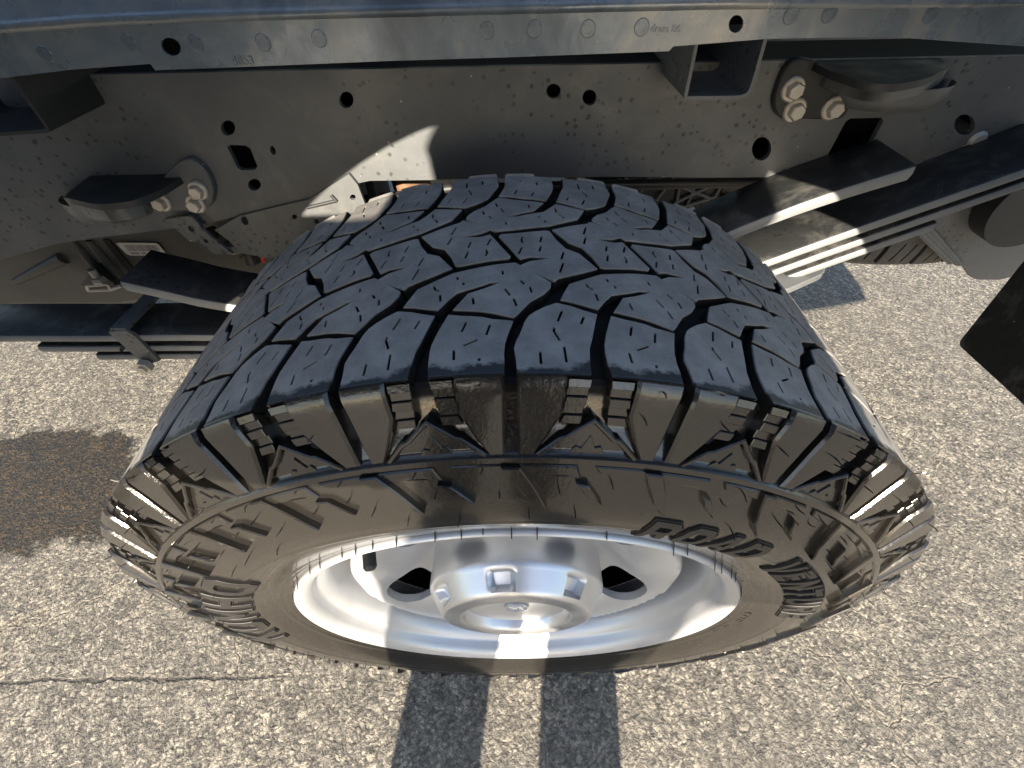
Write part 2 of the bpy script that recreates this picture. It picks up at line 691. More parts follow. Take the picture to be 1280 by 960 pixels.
def uv(P, off=0.0):
    return [((a + off) * UDEG, tt(t)) for a, t in P]


# ---- carcass
def depth(t):
    t = min(t, 2 * TC - t)
    if t > 37:
        return -9.5
    if t > 24:
        return -9.5 - .5 * (37 - t) / 13
    if t > -2:
        return -10.0 + 3.0 * (24 - t) / 26
    if t > -19:
        return -7.0 + 6.2 * (-2 - t) / 17
    return 0.0


prof = []
ts = []
t = T0 - _arc[-1]
while t < 2 * TC - T0 + _arc[-1] + .01:
    ts.append(t)
    t += 2.0 if (t < 40 or t > 250) else 8.0
for t in ts:
    y, r, ny, nr = chart(t)
    h = depth(t)
    q = min(t, 2 * TC - t)
    if -24.5 < q < -19.2:
        h += 2.2
    if -88 < q < -85:
        h += .5
    if q < -122:
        h += .8 * math.sin((q + 122) * .55) ** 2
    prof.append(((y + ny * h) * .001, (r + nr * h) * .001))
prof.append((.24, .24))
prof.append((.05, .24))
mb = MB()
mb.lathe(prof + [prof[0]], 240)
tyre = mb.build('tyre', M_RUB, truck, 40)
tyre.location = WC

PER = 360.0 / 27
TREAD = {
 'S1': ([(3.82, 84.5), (5.08, 81.9), (6.11, 78.7), (7.17, 76.0), (6.84, 67.4), (6.33, 53.3), (6.07, 47.2), (5.92, 36.4), (5.9, 30.5), (4.02, 29.6), (2.34, 29.4), (0.48, 29.2), (0.38, 39.2), (0.26, 46.4), (0.44, 51.7), (0.74, 57.2), (1.14, 67.3), (1.49, 72.4), (2.0, 76.0), (2.76, 80.2)],
   [[(4.25, 77.1), (3.79, 67.5)], [(5.97, 72.8), (5.63, 66.0)], [(3.48, 62.3), (3.4, 59.5), (3.81, 52.1)], [(2.24, 43.3), (2.26, 35.2)], [(4.08, 47.9), (4.15, 36.1)]]),
 'S2': ([(8.28, 76.0), (9.33, 74.0), (10.22, 73.2), (11.1, 72.1), (11.93, 69.9), (13.22, 68.5), (13.62, 67.9), (13.23, 58.2), (12.98, 50.1), (12.91, 42.6), (12.96, 36.0), (12.92, 33.0), (10.95, 32.1), (9.27, 31.6), (7.36, 31.5), (7.22, 37.1), (7.18, 45.3), (7.25, 51.7), (7.57, 60.9), (7.97, 69.5)],
   [[(9.86, 68.1), (9.53, 59.9)], [(11.76, 64.9), (11.49, 56.4)], [(9.78, 49.0), (10.85, 53.1)], [(9.08, 46.3), (9.16, 38.6)], [(11.04, 39.4), (11.05, 37.2)]]),
 'M': ([(4.19, 87.0), (4.37, 90.8), (5.13, 103.4), (7.26, 112.7), (8.22, 116.8), (10.75, 121.5), (12.14, 123.7), (13.85, 125.5), (15.46, 114.4), (16.95, 104.0), (16.87, 99.1), (16.23, 92.3), (15.01, 84.7), (14.03, 73.9), (13.62, 70.3), (12.88, 72.1), (12.05, 74.5), (10.8, 76.8), (9.51, 78.2), (8.57, 79.5), (9.03, 85.3), (9.72, 94.2), (11.06, 98.3), (12.54, 104.1), (11.58, 103.6), (10.44, 99.8), (8.83, 95.7), (8.13, 89.3), (7.32, 80.4), (6.17, 82.9), (5.19, 85.4)],
   [[(6.62, 104.6), (6.83, 100.7), (7.19, 98.6)], [(7.33, 95.1), (7.45, 88.3)], [(8.66, 112.3), (8.72, 108.5)], [(9.22, 105.8), (9.31, 102.5)], [(12.64, 116.2), (12.74, 111.6)], [(10.19, 89.8), (10.33, 83.3)], [(12.88, 97.2), (13.35, 90.3)], [(14.22, 105.7), (14.58, 101.2)], [(15.03, 99.2), (15.18, 93.1)], [(13.62, 87.6), (13.88, 80.5)]]),
 'P': ([(-0.92, 161.5), (0.61, 162.6), (3.5, 167.1), (4.0, 166.5), (4.56, 155.1), (5.38, 144.0), (6.61, 139.0), (7.4, 130.1), (8.08, 122.4), (6.48, 116.1), (4.25, 108.5), (3.9, 104.9), (2.27, 112.8), (0.79, 121.6), (1.79, 127.0), (2.77, 129.0), (3.75, 130.6), (2.78, 131.4), (1.81, 131.7), (0.92, 129.0), (0.70, 131.6), (-0.08, 143.4), (-1.14, 158.5)],
   [[(1.26, 157.2), (1.1, 153.5), (1.24, 149.0)], [(1.15, 143.9), (0.82, 135.1)], [(3.14, 158.6), (2.91, 150.2)], [(2.99, 145.9), (2.76, 138.2)], [(5.08, 139.5), (4.75, 129.8)], [(4.89, 125.9), (4.45, 114.5)]]),
}
CEN = (6.15, TC)


def sipe(pts, wd=1.5):
    return band([(a * UDEG, t) for a, t in pts], wd)


def shoulder(P):                            # snap the shoulder-side points to the tread edge
    return [(a, T0 + .4 if t < 34.5 else t) for a, t in P]


def rot(P):
    return [(2 * CEN[0] - a, 2 * TC - t) for a, t in P]


LUG = {
    'S1': [[(.45, 31.5), (4.1, 31.5), (4.02, 14), (3.1, 3), (1.95, -8.6), (.55, -8.6)]],
    'S2': [[(9.25, 31.5), (12.9, 31.5), (12.8, -8.6), (11.35, -8.6), (10.2, 3), (9.3, 14)]],
}
STEP = {'S1': (4.2, 5.95, 5.6), 'S2': (7.4, 9.15, 7.75)}


def block_mesh(key, flip):
    mb = MB()
    out, sp = TREAD[key]
    if key[0] == 'S':
        out = shoulder(out)
    sps = list(sp)
    f = rot if flip else (lambda P: P)
    pl = uv(f(out))
    pl = inset(pl if area2(pl) > 0 else pl[::-1], .2)
    extrude(mb, pl, tyre_map, 0, -9.4, [sipe(f(s)) for s in sps], .35, 7.0, 5.0)
    for lg in LUG.get(key, []):
        extrude(mb, uv(f(lg)), tyre_map, 1.6, -10, (), 1.6, 7.0)
    if key in STEP:
        a0, a1, a2 = STEP[key]
        t = 30.2
        for k in range(5):
            hh = -1.0 if k % 2 == 0 else -2.4
            q = k / 5
            if key == 'S1':
                P = [(a0, t), (a1 - .35 * q, t), (a1 - .35 * q - .07, t - 4.4), (a0 - .08 * k, t - 4.4)]
            else:
                P = [(a0 + .35 * q, t), (a1, t), (a1 + .08 * k, t - 4.4), (a0 + .35 * q + .07, t - 4.4)]
            extrude(mb, uv(f(P)), tyre_map, hh, -10, (), .4, 8.0)
            t -= 4.5
        # sloping step down into the groove bottom
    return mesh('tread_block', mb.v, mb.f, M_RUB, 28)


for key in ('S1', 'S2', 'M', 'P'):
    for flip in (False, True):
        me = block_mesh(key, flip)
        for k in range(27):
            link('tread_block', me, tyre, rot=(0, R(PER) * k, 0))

# ---- raised ornament on the outer sidewall, once per pitch
mb = MB()
extrude(mb, uv([(2.55, -8.8), (4.6, 1.2), (6.6, 8.6), (8.6, 1.2), (10.75, -8.8)]), tyre_map, -2.2, -9.5, (), .5, 6)
extrude(mb, uv([(4.9, -8.2), (5.6, -4.2), (6.1, -5.2), (6.7, 2.0), (7.3, -4.6), (7.8, -3.8), (8.3, -8.2)]), tyre_map, -1.2, -3, (), .3, 6)
extrude(mb, band([(a * UDEG, tt(t)) for a, t in ((2.2, -8.6), (4.2, 1.0), (4.6, 1.4), (6.6, 10.6), (8.6, 1.4), (9.0, 1.0), (11.1, -8.6))], 3.2), tyre_map, 1.5, -9, (), .8, 6)
chev = mesh('sidewall_chevron', mb.v, mb.f, M_RUB, 28)
mb = MB()
extrude(mb, uv([(.15, -15), (6.0, -15), (6.6, -25), (1.3, -22.5)]), tyre_map, 2.2, -1, (), 1.0, 6)
extrude(mb, uv([(7.6, -15), (12.9, -15), (13.2, -22.5), (8.3, -20.5)]), tyre_map, 1.8, -1, (), .8, 6)
plate = mesh('sidewall_plate', mb.v, mb.f, M_RUB, 28)
mb = MB()
extrude(mb, uv([(-1.0, -14.4), (.7, -14.6), (2.1, -30), (3.7, -50), (1.5, -40), (.1, -27)]), tyre_map, 5.2, -1, (), .9, 6)
fin = mesh('sidewall_fin', mb.v, mb.f, M_RUB, 28)
mb = MB()
extrude(mb, uv([(6.1, -27), (7.4, -29), (9.4, -44), (7.4, -37)]), tyre_map, 4.2, -1, (), .8, 6)
fin2 = mesh('small_sidewall_fin', mb.v, mb.f, M_RUB, 28)
for k in range(27):
    for nm, me in (('sidewall_chevron', chev), ('sidewall_plate', plate), ('sidewall_fin', fin), ('small_sidewall_fin', fin2)):
        link(nm, me, tyre, rot=(0, R(PER) * k, 0))

# ---- moulding hairs
mb = MB()
for k in range(27):
    for a, t in ((2.2, 29), (11, 29), (3.4, 14), (10.2, 12), (4.6, -18), (10.6, -18), (5.0, -36), (9.4, -30), (11.7, -44), (1.5, -58), (7.2, -60)):
        if random.random() < .22:
            continue
        aa = k * PER + a + random.uniform(-.5, .5)
        tq = tt(t + random.uniform(-3, 3))
        p = tyre_map(aa * UDEG, tq, -.5)
        q = tyre_map(aa * UDEG, tq, 3) - p
        ln = random.uniform(.004, .009)
        d = q.normalized()
        side = Vector((random.uniform(-1, 1), random.uniform(-.5, .5), random.uniform(-1, 1))) * .0018
        mb.tube([p, p + d * ln * .5, p + d * ln + side], [.00055, .0005, .0003], 5)
    for a in range(3):                      # hairs along the rim edge
        aa = k * PER + a * 4.4 + random.uniform(-1, 1)
        if random.random() < .35:
            continue
        p = tyre_map(aa * UDEG, T0 - _arc[-1] + 5, -.5)
        q = tyre_map(aa * UDEG, T0 - _arc[-1] + 5, 3) - p
        mb.tube([p, p + q.normalized() * random.uniform(.005, .010)], [.0006, .0004], 5)
hair = mb.build('rubber_hairs', M_RUB, tyre)
hair['kind'] = 'stuff'

# ---- raised lettering: simple block capitals in a 1 x 1 box
W_ = .26
GLYPH = {
    'K': [[(0, 0), (W_, 0), (W_, .34), (.4, .5), (.72, 0), (1, 0), (.58, .6), (.97, 1), (.66, 1), (W_, .58), (W_, 1), (0, 1)]],
    'U': [[(0, .2), (.2, 0), (.8, 0), (1, .2), (1, 1), (1 - W_, 1), (1 - W_, .26), (.66, .2), (.34, .2), (W_, .26), (W_, 1), (0, 1)]],
    'M': [[(0, 0), (.22, 0), (.22, .62), (.42, .2), (.58, .2), (.78, .62), (.78, 0), (1, 0), (1, 1), (.76, 1), (.5, .45), (.24, 1), (0, 1)]],
    'H': [[(0, 0), (W_, 0), (W_, .4), (1 - W_, .4), (1 - W_, 0), (1, 0), (1, 1), (1 - W_, 1), (1 - W_, .62), (W_, .62), (W_, 1), (0, 1)]],
    'O': [[(.2, 0), (.8, 0), (1, .2), (1, .8), (.8, 1), (.2, 1), (0, .8), (0, .2)], [(.34, .22), (.66, .22), (.74, .3), (.74, .7), (.66, .78), (.34, .78), (.26, .7), (.26, .3)]],
    'R': [[(0, 0), (W_, 0), (W_, .36), (.5, .36), (.72, 0), (1, 0), (.76, .4), (.95, .55), (.95, .85), (.8, 1), (0, 1)], [(W_, .56), (.64, .56), (.7, .62), (.7, .74), (.64, .8), (W_, .8)]],
    'A': [[(0, 0), (.24, 0), (.32, .22), (.68, .22), (.76, 0), (1, 0), (.64, 1), (.36, 1)], [(.39, .42), (.61, .42), (.5, .76)]],
    'D': [[(0, 0), (.75, 0), (1, .25), (1, .75), (.75, 1), (0, 1)], [(W_, .22), (.66, .22), (.74, .32), (.74, .68), (.66, .78), (W_, .78)]],
    'V': [[(.36, 0), (.64, 0), (1, 1), (.74, 1), (.5, .32), (.26, 1), (0, 1)]],
    'E': [[(0, 0), (.95, 0), (.95, .22), (W_, .22), (W_, .4), (.8, .4), (.8, .6), (W_, .6), (W_, .78), (.95, .78), (.95, 1), (0, 1)]],
    'N': [[(0, 0), (W_, 0), (W_, .58), (.72, 0), (1, 0), (1, 1), (1 - W_, 1), (1 - W_, .42), (.28, 1), (0, 1)]],
    'T': [[(.37, 0), (.63, 0), (.63, .78), (1, .78), (1, 1), (0, 1), (0, .78), (.37, .78)]],
    'P': [[(0, 0), (W_, 0), (W_, .34), (.8, .34), (.97, .5), (.97, .84), (.8, 1), (0, 1)], [(W_, .55), (.66, .55), (.71, .6), (.71, .74), (.66, .79), (W_, .79)]],
    'L': [[(0, 0), (.9, 0), (.9, .22), (W_, .22), (W_, 1), (0, 1)]],
    'W': [[(.2, 0), (.4, 0), (.5, .5), (.6, 0), (.8, 0), (1, 1), (.8, 1), (.7, .4), (.58, .9), (.42, .9), (.3, .4), (.2, 1), (0, 1)]],
    'I': [[(.35, 0), (.65, 0), (.65, 1), (.35, 1)]],
}


def t_at_r(r):                              # chart t on the lower sidewall for radius r (mm)
    a, b = T0 - _arc[-1], -5.0
    for _ in range(40):
        c = (a + b) / 2
        if chart0(c)[1] < r:
            a = c
        else:
            b = c
    return a


def lettering(text, a0, a1, r0, r1, h=1.3, gap=.16, hollow=None):
    n = len(text)
    cell = (a1 - a0) / n
    tb, tp = t_at_r(r0), t_at_r(r1)
    for i, ch in enumerate(text):
        if ch == ' ':
            continue
        loops = GLYPH[ch]
        s0 = a0 + cell * i

        def mp(p):
            return ((s0 + cell * (p[0] * (1 - gap))) * UDEG, tb + (tp - tb) * p[1])
        mb = MB()
        L2 = [[mp(p) for p in lp] for lp in loops]
        extrude(mb, L2[0], tyre_map, h, -1, L2[1:], .35 if h > .9 else .12, 4.0, h + .4)
        if hollow:                          # a thin raised outline round each letter
            o = inset(L2[0] if area2(L2[0]) > 0 else L2[0][::-1], -1.6)
            i_ = inset(L2[0] if area2(L2[0]) > 0 else L2[0][::-1], -.9)
            extrude(mb, o, tyre_map, h * .6, -1, [i_], 0, 5.0, h)
        o = mb.build('raised_letter', M_LETTER if hollow else M_RUB, tyre, 28)
    return


lettering('KUMHO', -96, -50, 284, 325, 2.2, .2, True)
lettering('ROAD VENTURE', 17, 81, 286, 316, 2.0, .2, True)
lettering('ROAD VENTURE', 140, 212, 312, 328, .9, .2)
lettering('PLAN', 97, 105, 259, 264.5, .7, .2)
lettering('WITH', 84, 93, 262, 268, .7, .3)

# ------------------------------------------------------------------ wheel
wheel = MB().lathe([(.0085, .2478), (.0072, .2500), (.0085, .2522), (.013, .2530), (.020, .2500), (.020, .2440)][::-1] +
                   [(.0085, .2478), (.0105, .2440), (.0150, .2395), (.0205, .2372), (.0275, .2362), (.0315, .2335), (.0345, .2290),
                    (.0460, .2245), (.0600, .2240), (.0700, .2235), (.0900, .2190), (.1300, .2080), (.2000, .2100)], 160)
wheel = wheel.build('wheel_rim', M_WHEEL, truck, 50)
wheel.location = WC + Vector((0, .003, 0))
wheel.scale = (.985, 1, .985)
# dished disc with four hand holes between the cap and the rim
DISC = [(.0, .086), (.09, .086), (.104, .086), (.116, .083), (.132, .075), (.150, .064), (.167, .055), (.182, .048), (.194, .0450), (.2020, .0480), (.2060, .061), (.2080, .082)]
WIN = (37, 110, 180, 250, 323)


def disc_y(r, a):
    y = smooth_interp(DISC, max(.001, min(.2079, r)))
    k = .5 - .5 * math.cos(5 * (a - R(36)))            # ribs between the holes stand proud
    q = max(0, 1 - abs(r - .150) / .042)
    return y - .013 * q * (k ** 1.5)


def disc_map(u, v, h):
    r = math.hypot(u, v)
    a = math.atan2(u, v)
    return Vector((u, disc_y(r, a) + h, v))


def hole_loop(ang):
    P = []
    for k in range(28):
        f = 2 * math.pi * k / 28
        c, s = math.cos(f), math.sin(f)
        e = 2 / 2.7
        rr = .1550 + .0270 * math.copysign(abs(c) ** e, c)
        tw = .040 * math.copysign(abs(s) ** e, s) * (1 - .25 * c)
        a = ang + tw / .155
        P.append((rr * math.sin(a), rr * math.cos(a)))
    return P


HOLES = [hole_loop(R(q)) for q in WIN]
mb = MB()
outer = circle(0, 0, .2079, n=120)
extrude(mb, outer, disc_map, 0, .004, HOLES, 0, .008, -.010)
disc = mb.build('wheel_disc', M_WHEEL, wheel, 50)
for hl in HOLES:                            # rolled rim round each hole
    pts = [disc_map(p[0], p[1], -.0005) for p in hl]
MB().lathe([(.108, .0), (.108, .2065), (.0845, .2068)], 64).build('hole_shade_cup', M_CAVE, wheel)  # added black cup, paints the shade seen through the hand holes
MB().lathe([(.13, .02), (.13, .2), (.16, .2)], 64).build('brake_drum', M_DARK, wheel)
# valve stem
va = R(-48)
vp = Vector((.212 * math.sin(va), .066, .212 * math.cos(va)))
vd = Vector((-.35 * math.sin(va), -1, -.35 * math.cos(va))).normalized()
mb = MB()
mb.tube([vp, vp + vd * .012, vp + vd * .030], [.0075, .0065, .0058], 14)
mb.tube([vp + vd * .030, vp + vd * .0305, vp + vd * .044, vp + vd * .047], [.0058, .0068, .0068, .0045], 14)
mb.build('valve_stem', M_PLASTIC, wheel)
# centre cap: drum, shoulder, bevel with pockets, flat face, sunk middle, badge
mb = MB()
NP = 7
CAPP = [(.092, .1085), (.080, .1080), (.060, .1078), (.040, .1078), (.0355, .1068), (.0325, .1045), (.0120, .0915), (.0092, .0890), (.0082, .0855), (.0082, .0680),
        (.0092, .0655), (.0125, .0628), (.0200, .0600), (.0215, .0570), (.0215, .0)]
nseg = 192
cap_prof = []
for i in range(len(CAPP) - 1):
    (y0, r0), (y1, r1) = CAPP[i], CAPP[i + 1]
    k = 8 if i == 5 else 1
    for j in range(k):
        cap_prof.append((y0 + (y1 - y0) * j / k, r0 + (r1 - r0) * j / k))
cap_prof.append(CAPP[-1])
V, Fc = [], []
for i in range(nseg):
    a = 2 * math.pi * i / nseg
    ph = ((math.degrees(a) + 9) / (360 / NP) + .5) % 1.0
    edge = abs(ph - .5) * 360 / NP                  # degrees from a pocket's middle
    for j, (y, r) in enumerate(cap_prof):
        yy, rr = y, r
        q = (r - .0915) / (.1045 - .0915)
        if .08 < q < .92 and .011 < y < .033:
            wv = max(0, min(1, (8.2 - edge) / 1.6)) * max(0, min(1, (q - .08) / .1)) * max(0, min(1, (.92 - q) / .16))
            rr = r - .0105 * wv * (1 - .35 * q)
            yy = y + .0045 * wv
        V.append((rr * math.sin(a), yy, rr * math.cos(a)))
kk = len(cap_prof)
for i in range(nseg):
    j = (i + 1) % nseg
    for q in range(kk - 1):
        Fc.append((i * kk + q, j * kk + q, j * kk + q + 1, i * kk + q + 1))
cap = obj('hub_cap', V, Fc, M_CAP, wheel, 40)
mb = MB()
pm = lambda u, v, h: Vector((u, .0215 - h, v))
extrude(mb, circle(0, 0, .0150, n=40), pm, .0016, 0, (), .0005)
extrude(mb, circle(0, 0, .0150, n=40), pm, .0028, 0, [circle(0, 0, .0130, n=40)], 0)
for P in ([(-.009, .005), (-.002, .008), (.007, .006), (.009, .002), (.004, .003), (-.003, .004)],
          [(-.006, -.001), (.001, .001), (.003, -.004), (-.001, -.009), (-.004, -.006)],
          [(.003, .000), (.008, -.001), (.008, -.006), (.005, -.008)]):
    extrude(mb, P, pm, .0030, .001, (), .0006)
mb.build('cap_badge', M_CAP, cap)

# ------------------------------------------------------------------ frame rail
YR = .42                                    # outer face of the rail


def yplane(Y):
    return lambda u, v, h: Vector((u, Y - h, v))


def P2(pts, Y):
    return [(q.x, q.z) for q in (on_y(p, Y) for p in pts)]


def px_circle(p, r, ry=None, Y=YR, n=18, rot=0.0):
    return P2(circle(p[0], p[1], r, ry, n, rot), Y)


ZTOP = .865
bot = P2([(-70, 338), (0, 325), (70, 305), (130, 296), (200, 288), (253, 281), (297, 270), (336, 260), (386, 248), (434, 219), (444, 230), (462, 226),
          (540, 225), (640, 222.5), (760, 221), (880, 222), (970, 221.5), (1020, 219), (1070, 214), (1145, 204), (1215, 178), (1280, 156), (1345, 136)], YR)
web = bot + [(bot[-1][0] + .02, ZTOP), (bot[0][0] - .02, ZTOP)]
holes = [px_circle((433, 125), 9, 10.5), px_circle((285, 160), 9, 9.5), px_circle((318, 231), 8, 7.5), px_circle((341, 188), 3.4, 6, rot=-.3),
         px_circle((692, 114), 9, 9.5), px_circle((737, 122), 9, 10), px_circle((952, 186), 12, 15, rot=.15), px_circle((1206, 156), 13, 13),
         P2([(284, 184), (288, 181), (307, 182), (313, 186), (322, 208), (319, 212), (303, 213), (297, 210)], YR),
         P2([(1032, 199), (1057, 152), (1063, 148), (1102, 147), (1104, 152), (1088, 182), (1084, 199)], YR)]
mb = MB()
extrude(mb, web, yplane(YR), 0, -.007, holes, 0, None, None, True)
rail = mb.build('frame_rail', M_FRAME, truck, 30)
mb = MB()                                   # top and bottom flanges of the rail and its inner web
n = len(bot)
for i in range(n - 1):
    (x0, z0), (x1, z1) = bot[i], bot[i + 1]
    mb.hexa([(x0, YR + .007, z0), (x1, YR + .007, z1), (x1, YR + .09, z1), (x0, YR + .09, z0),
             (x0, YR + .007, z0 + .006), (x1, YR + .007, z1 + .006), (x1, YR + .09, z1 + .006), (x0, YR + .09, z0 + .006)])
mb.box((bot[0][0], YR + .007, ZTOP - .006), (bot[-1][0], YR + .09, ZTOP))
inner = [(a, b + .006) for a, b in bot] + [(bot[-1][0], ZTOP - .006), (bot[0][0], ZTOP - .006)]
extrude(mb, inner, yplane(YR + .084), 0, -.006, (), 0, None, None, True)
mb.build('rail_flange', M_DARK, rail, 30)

# welded lower plate ahead of the axle, with its slot and holes
low = P2([(268, 288), (297, 271), (336, 261), (386, 249.5), (436, 217.5), (447, 231), (459, 262), (452, 300), (400, 322), (330, 322), (300, 316), (285, 300)], YR - .006)
lh = [px_circle((368, 271), 3.2, 3.0, YR - .006), px_circle((306, 276), 4, 6, YR - .006, rot=-.5), px_circle((441, 246.5), 3.6, 3.4, YR - .006), px_circle((396, 277), 3.4, 3, YR - .006)]
mb = MB()
extrude(mb, low, yplane(YR - .006), 0, -.005, lh, 0, None, None, True)
mb.build('frame_gusset', M_FRAME, rail, 30)
mb = MB()
for a, b in (((384, 259.5), (420, 251)), ((414, 244), (421, 251.5))):
    q = on_y(a, YR - .007)
    q2 = on_y(b, YR - .007)
    mb.tube([q, q2], .0022, 8)
mb.build('weld_seam', M_BRACKET, rail)
# pressed plug in the round hole at the rear
q = on_y((1199, 164), YR + .03)
MB().tube([q + Vector((0, .02, 0)), q + Vector((0, -.03, 0)), q + Vector((0, -.034, 0))], [.010, .010, .007], 16).build('frame_plug', M_BOLT, rail)


def flange_bolt(p, Y, parent, r=.0125, seed=0):
    c = on_y(p, Y)
    mb = MB()
    mb.tube([c, c + Vector((0, -.003, 0)), c + Vector((0, -.0045, 0))], [r, r, r * .88], 24)
    a0 = seed * .7
    ring = [Vector((math.cos(a0 + k * math.pi / 3), 0, math.sin(a0 + k * math.pi / 3))) * (r * .70) for k in range(6)]
    V = [c + v + Vector((0, -.004, 0)) for v in ring] + [c + v + Vector((0, -.0105, 0)) for v in ring] + [c + v * .86 + Vector((0, -.0122, 0)) for v in ring]
    mb.add(V, [(i, (i + 1) % 6, 6 + (i + 1) % 6, 6 + i) for i in range(6)] + [(6 + i, 6 + (i + 1) % 6, 12 + (i + 1) % 6, 12 + i) for i in range(6)] + [tuple(range(12, 18))])
    return mb.build('flange_bolt', M_BOLT, parent, 25)


def rounded(P, r=.006, k=4):
    out = []
    n = len(P)
    for i in range(n):
        a, b, c = Vector(P[i - 1]), Vector(P[i]), Vector(P[(i + 1) % n])
        d1, d2 = (a - b), (c - b)
        r1 = min(r, d1.length * .4)
        r2 = min(r, d2.length * .4)
        p, q = b + d1.normalized() * r1, b + d2.normalized() * r2
        out += [p * (1 - t) ** 2 + b * 2 * t * (1 - t) + q * t * t for t in [j / k for j in range(k + 1)]]
    return out


# ---- front bed mount bracket (three bolts, dark wing, cupped underside)
YB = YR - .010
mb = MB()
plt = rounded(P2([(186, 262), (190, 236), (226, 200), (240, 198), (258, 214), (268, 236), (265, 258), (250, 264)], YB), .010)
extrude(mb, plt, yplane(YB), 0, -.010, (), .0015, None, None, True)
br = mb.build('bed_mount_bracket', M_FRAME, rail, 40)


def shelf(name, pts, Z, th, lip, parent, mat, lipmat, bol=None):
    """horizontal wing at height Z with a turned-down lip along its outline"""
    P = rounded([(q.x, q.y) for q in (on_z(p, Z) for p in pts)], .012)
    mb = MB()
    extrude(mb, P, lambda u, v, h: Vector((u, v, Z + h)), 0, -th, (), 0, None, None, True)
    o = mb.build(name, mat, parent, 40)
    return o, P


zc = on_y((205, 222), YB).z
wing, WP = shelf('bracket_wing', [(78, 246), (140, 199), (158, 196), (186, 208), (238, 198), (252, 205), (200, 238), (165, 252), (120, 256)], zc, .007, .0, br, M_BRACKET, M_FRAME)
mb = MB()                                   # turned-down front edge and round cup under the wing
lipz = .020
pts = [on_z(p, zc - .007) for p in [(79, 247), (100, 253), (124, 256), (150, 253.5), (170, 248)]]
for a, b in zip(pts, pts[1:]):
    mb.hexa([a + Vector((0, 0, -lipz)), b + Vector((0, 0, -lipz)), b + Vector((0, .005, -lipz)), a + Vector((0, .005, -lipz)), a, b, b + Vector((0, .005, 0)), a + Vector((0, .005, 0))])
mb.build('bracket_lip', M_FRAME, br, 50)
cc = on_z((130, 243), zc - .02)
prof_c = []
mb = MB()
V, Fc = [], []
for i in range(25):
    a = math.pi * (1.0 + i / 24)
    for rr, zz in ((.042, 0), (.042, -.014), (.037, -.024), (.024, -.028)):
        V.append(cc + Vector((rr * 1.25 * math.cos(a), rr * .8 * math.sin(a), zz)))
for i in range(24):
    for q in range(3):
        Fc.append((i * 4 + q, i * 4 + 4 + q, i * 4 + 5 + q, i * 4 + 1 + q))
mb.add(V, Fc)
mb.build('bracket_cup', M_FRAME, br, 50)
for i, p in enumerate(((249, 237), (246, 254), (203, 252))):
    flange_bolt(p, YB, br, .0115, i)

# ---- rear bed mount bracket
mb = MB()
plt = rounded(P2([(972, 148), (966, 128), (978, 92), (990, 76), (1006, 72), (1062, 92), (1072, 112), (1058, 146), (1046, 150)], YB), .010)
extrude(mb, plt, yplane(YB), 0, -.010, (), .0015, None, None, True)
br2 = mb.build('bed_mount_bracket', M_BRACKET, rail, 40)
zc2 = on_y((1040, 96), YB).z + .012
wing2, _ = shelf('bracket_wing', [(1000, 70), (1050, 58), (1110, 60), (1176, 72), (1186, 84), (1160, 98), (1120, 106), (1085, 104), (1040, 90)], zc2, .006, 0, br2, M_BRACKET, M_FRAME)
mb = MB()
pts = [on_z(p, zc2 - .006) for p in [(1000, 72), (1038, 90), (1062, 98), (1088, 104.5), (1120, 106.5), (1158, 99), (1186, 85)]]
for a, b in zip(pts, pts[1:]):
    mb.hexa([a + Vector((0, 0, -.014)), b + Vector((0, 0, -.014)), b + Vector((0, .005, -.014)), a + Vector((0, .005, -.014)), a, b, b + Vector((0, .005, 0)), a + Vector((0, .005, 0))])
mb.build('bracket_lip', M_FRAME, br2, 50)
cc = on_z((1118, 100), zc2 - .018)
V, Fc = [], []
for i in range(25):
    a = math.pi * (1.0 + i / 24)
    for rr, zz in ((.046, 0), (.046, -.012), (.040, -.021), (.026, -.024)):
        V.append(cc + Vector((rr * 1.3 * math.cos(a), rr * .8 * math.sin(a), zz)))
for i in range(24):
    for q in range(3):
        Fc.append((i * 4 + q, i * 4 + 4 + q, i * 4 + 5 + q, i * 4 + 1 + q))
MB().add(V, Fc).build('bracket_cup', M_FRAME, br2, 50)
for i, p in enumerate(((990, 111), (992, 137), (1040, 134.5))):
    flange_bolt(p, YB, br2, .0118, i + 4)

# ------------------------------------------------------------------ bed floor edge above the rail
YS = .33
zb = [(q.x, q.z) for q in (on_y(p, YS) for p in [(-60, 101), (0, 98), (90, 87), (188, 80), (194, 88), (320, 83), (480, 76.5), (640, 71.5), (836, 64), (842, 58), (960, 48.5), (1110, 46), (1280, 58), (1340, 63)])]
ridge = [(q.x, q.z) for q in (on_y(p, YS) for p in [(-60, 48), (0, 42), (120, 33), (240, 28), (400, 24), (640, 18), (900, 12), (1280, 10), (1340, 10)])]
xs = sorted(set([round(zb[0][0] + (zb[-1][0] - zb[0][0]) * i / 60, 4) for i in range(61)] + [round(q[0], 4) for q in zb]))
face = [(x, interp(zb, x)) for x in xs] + [(x, interp(ridge, x)) for x in xs[::-1]]
hs = [px_circle((213.5, 58.5), 13.5, 10.5, YS, rot=.55), px_circle((920, 30), 9, 11.5, YS, rot=.3)]
mb = MB()
extrude(mb, face, yplane(YS), 0, -.0025, hs, 0, None, None, True)
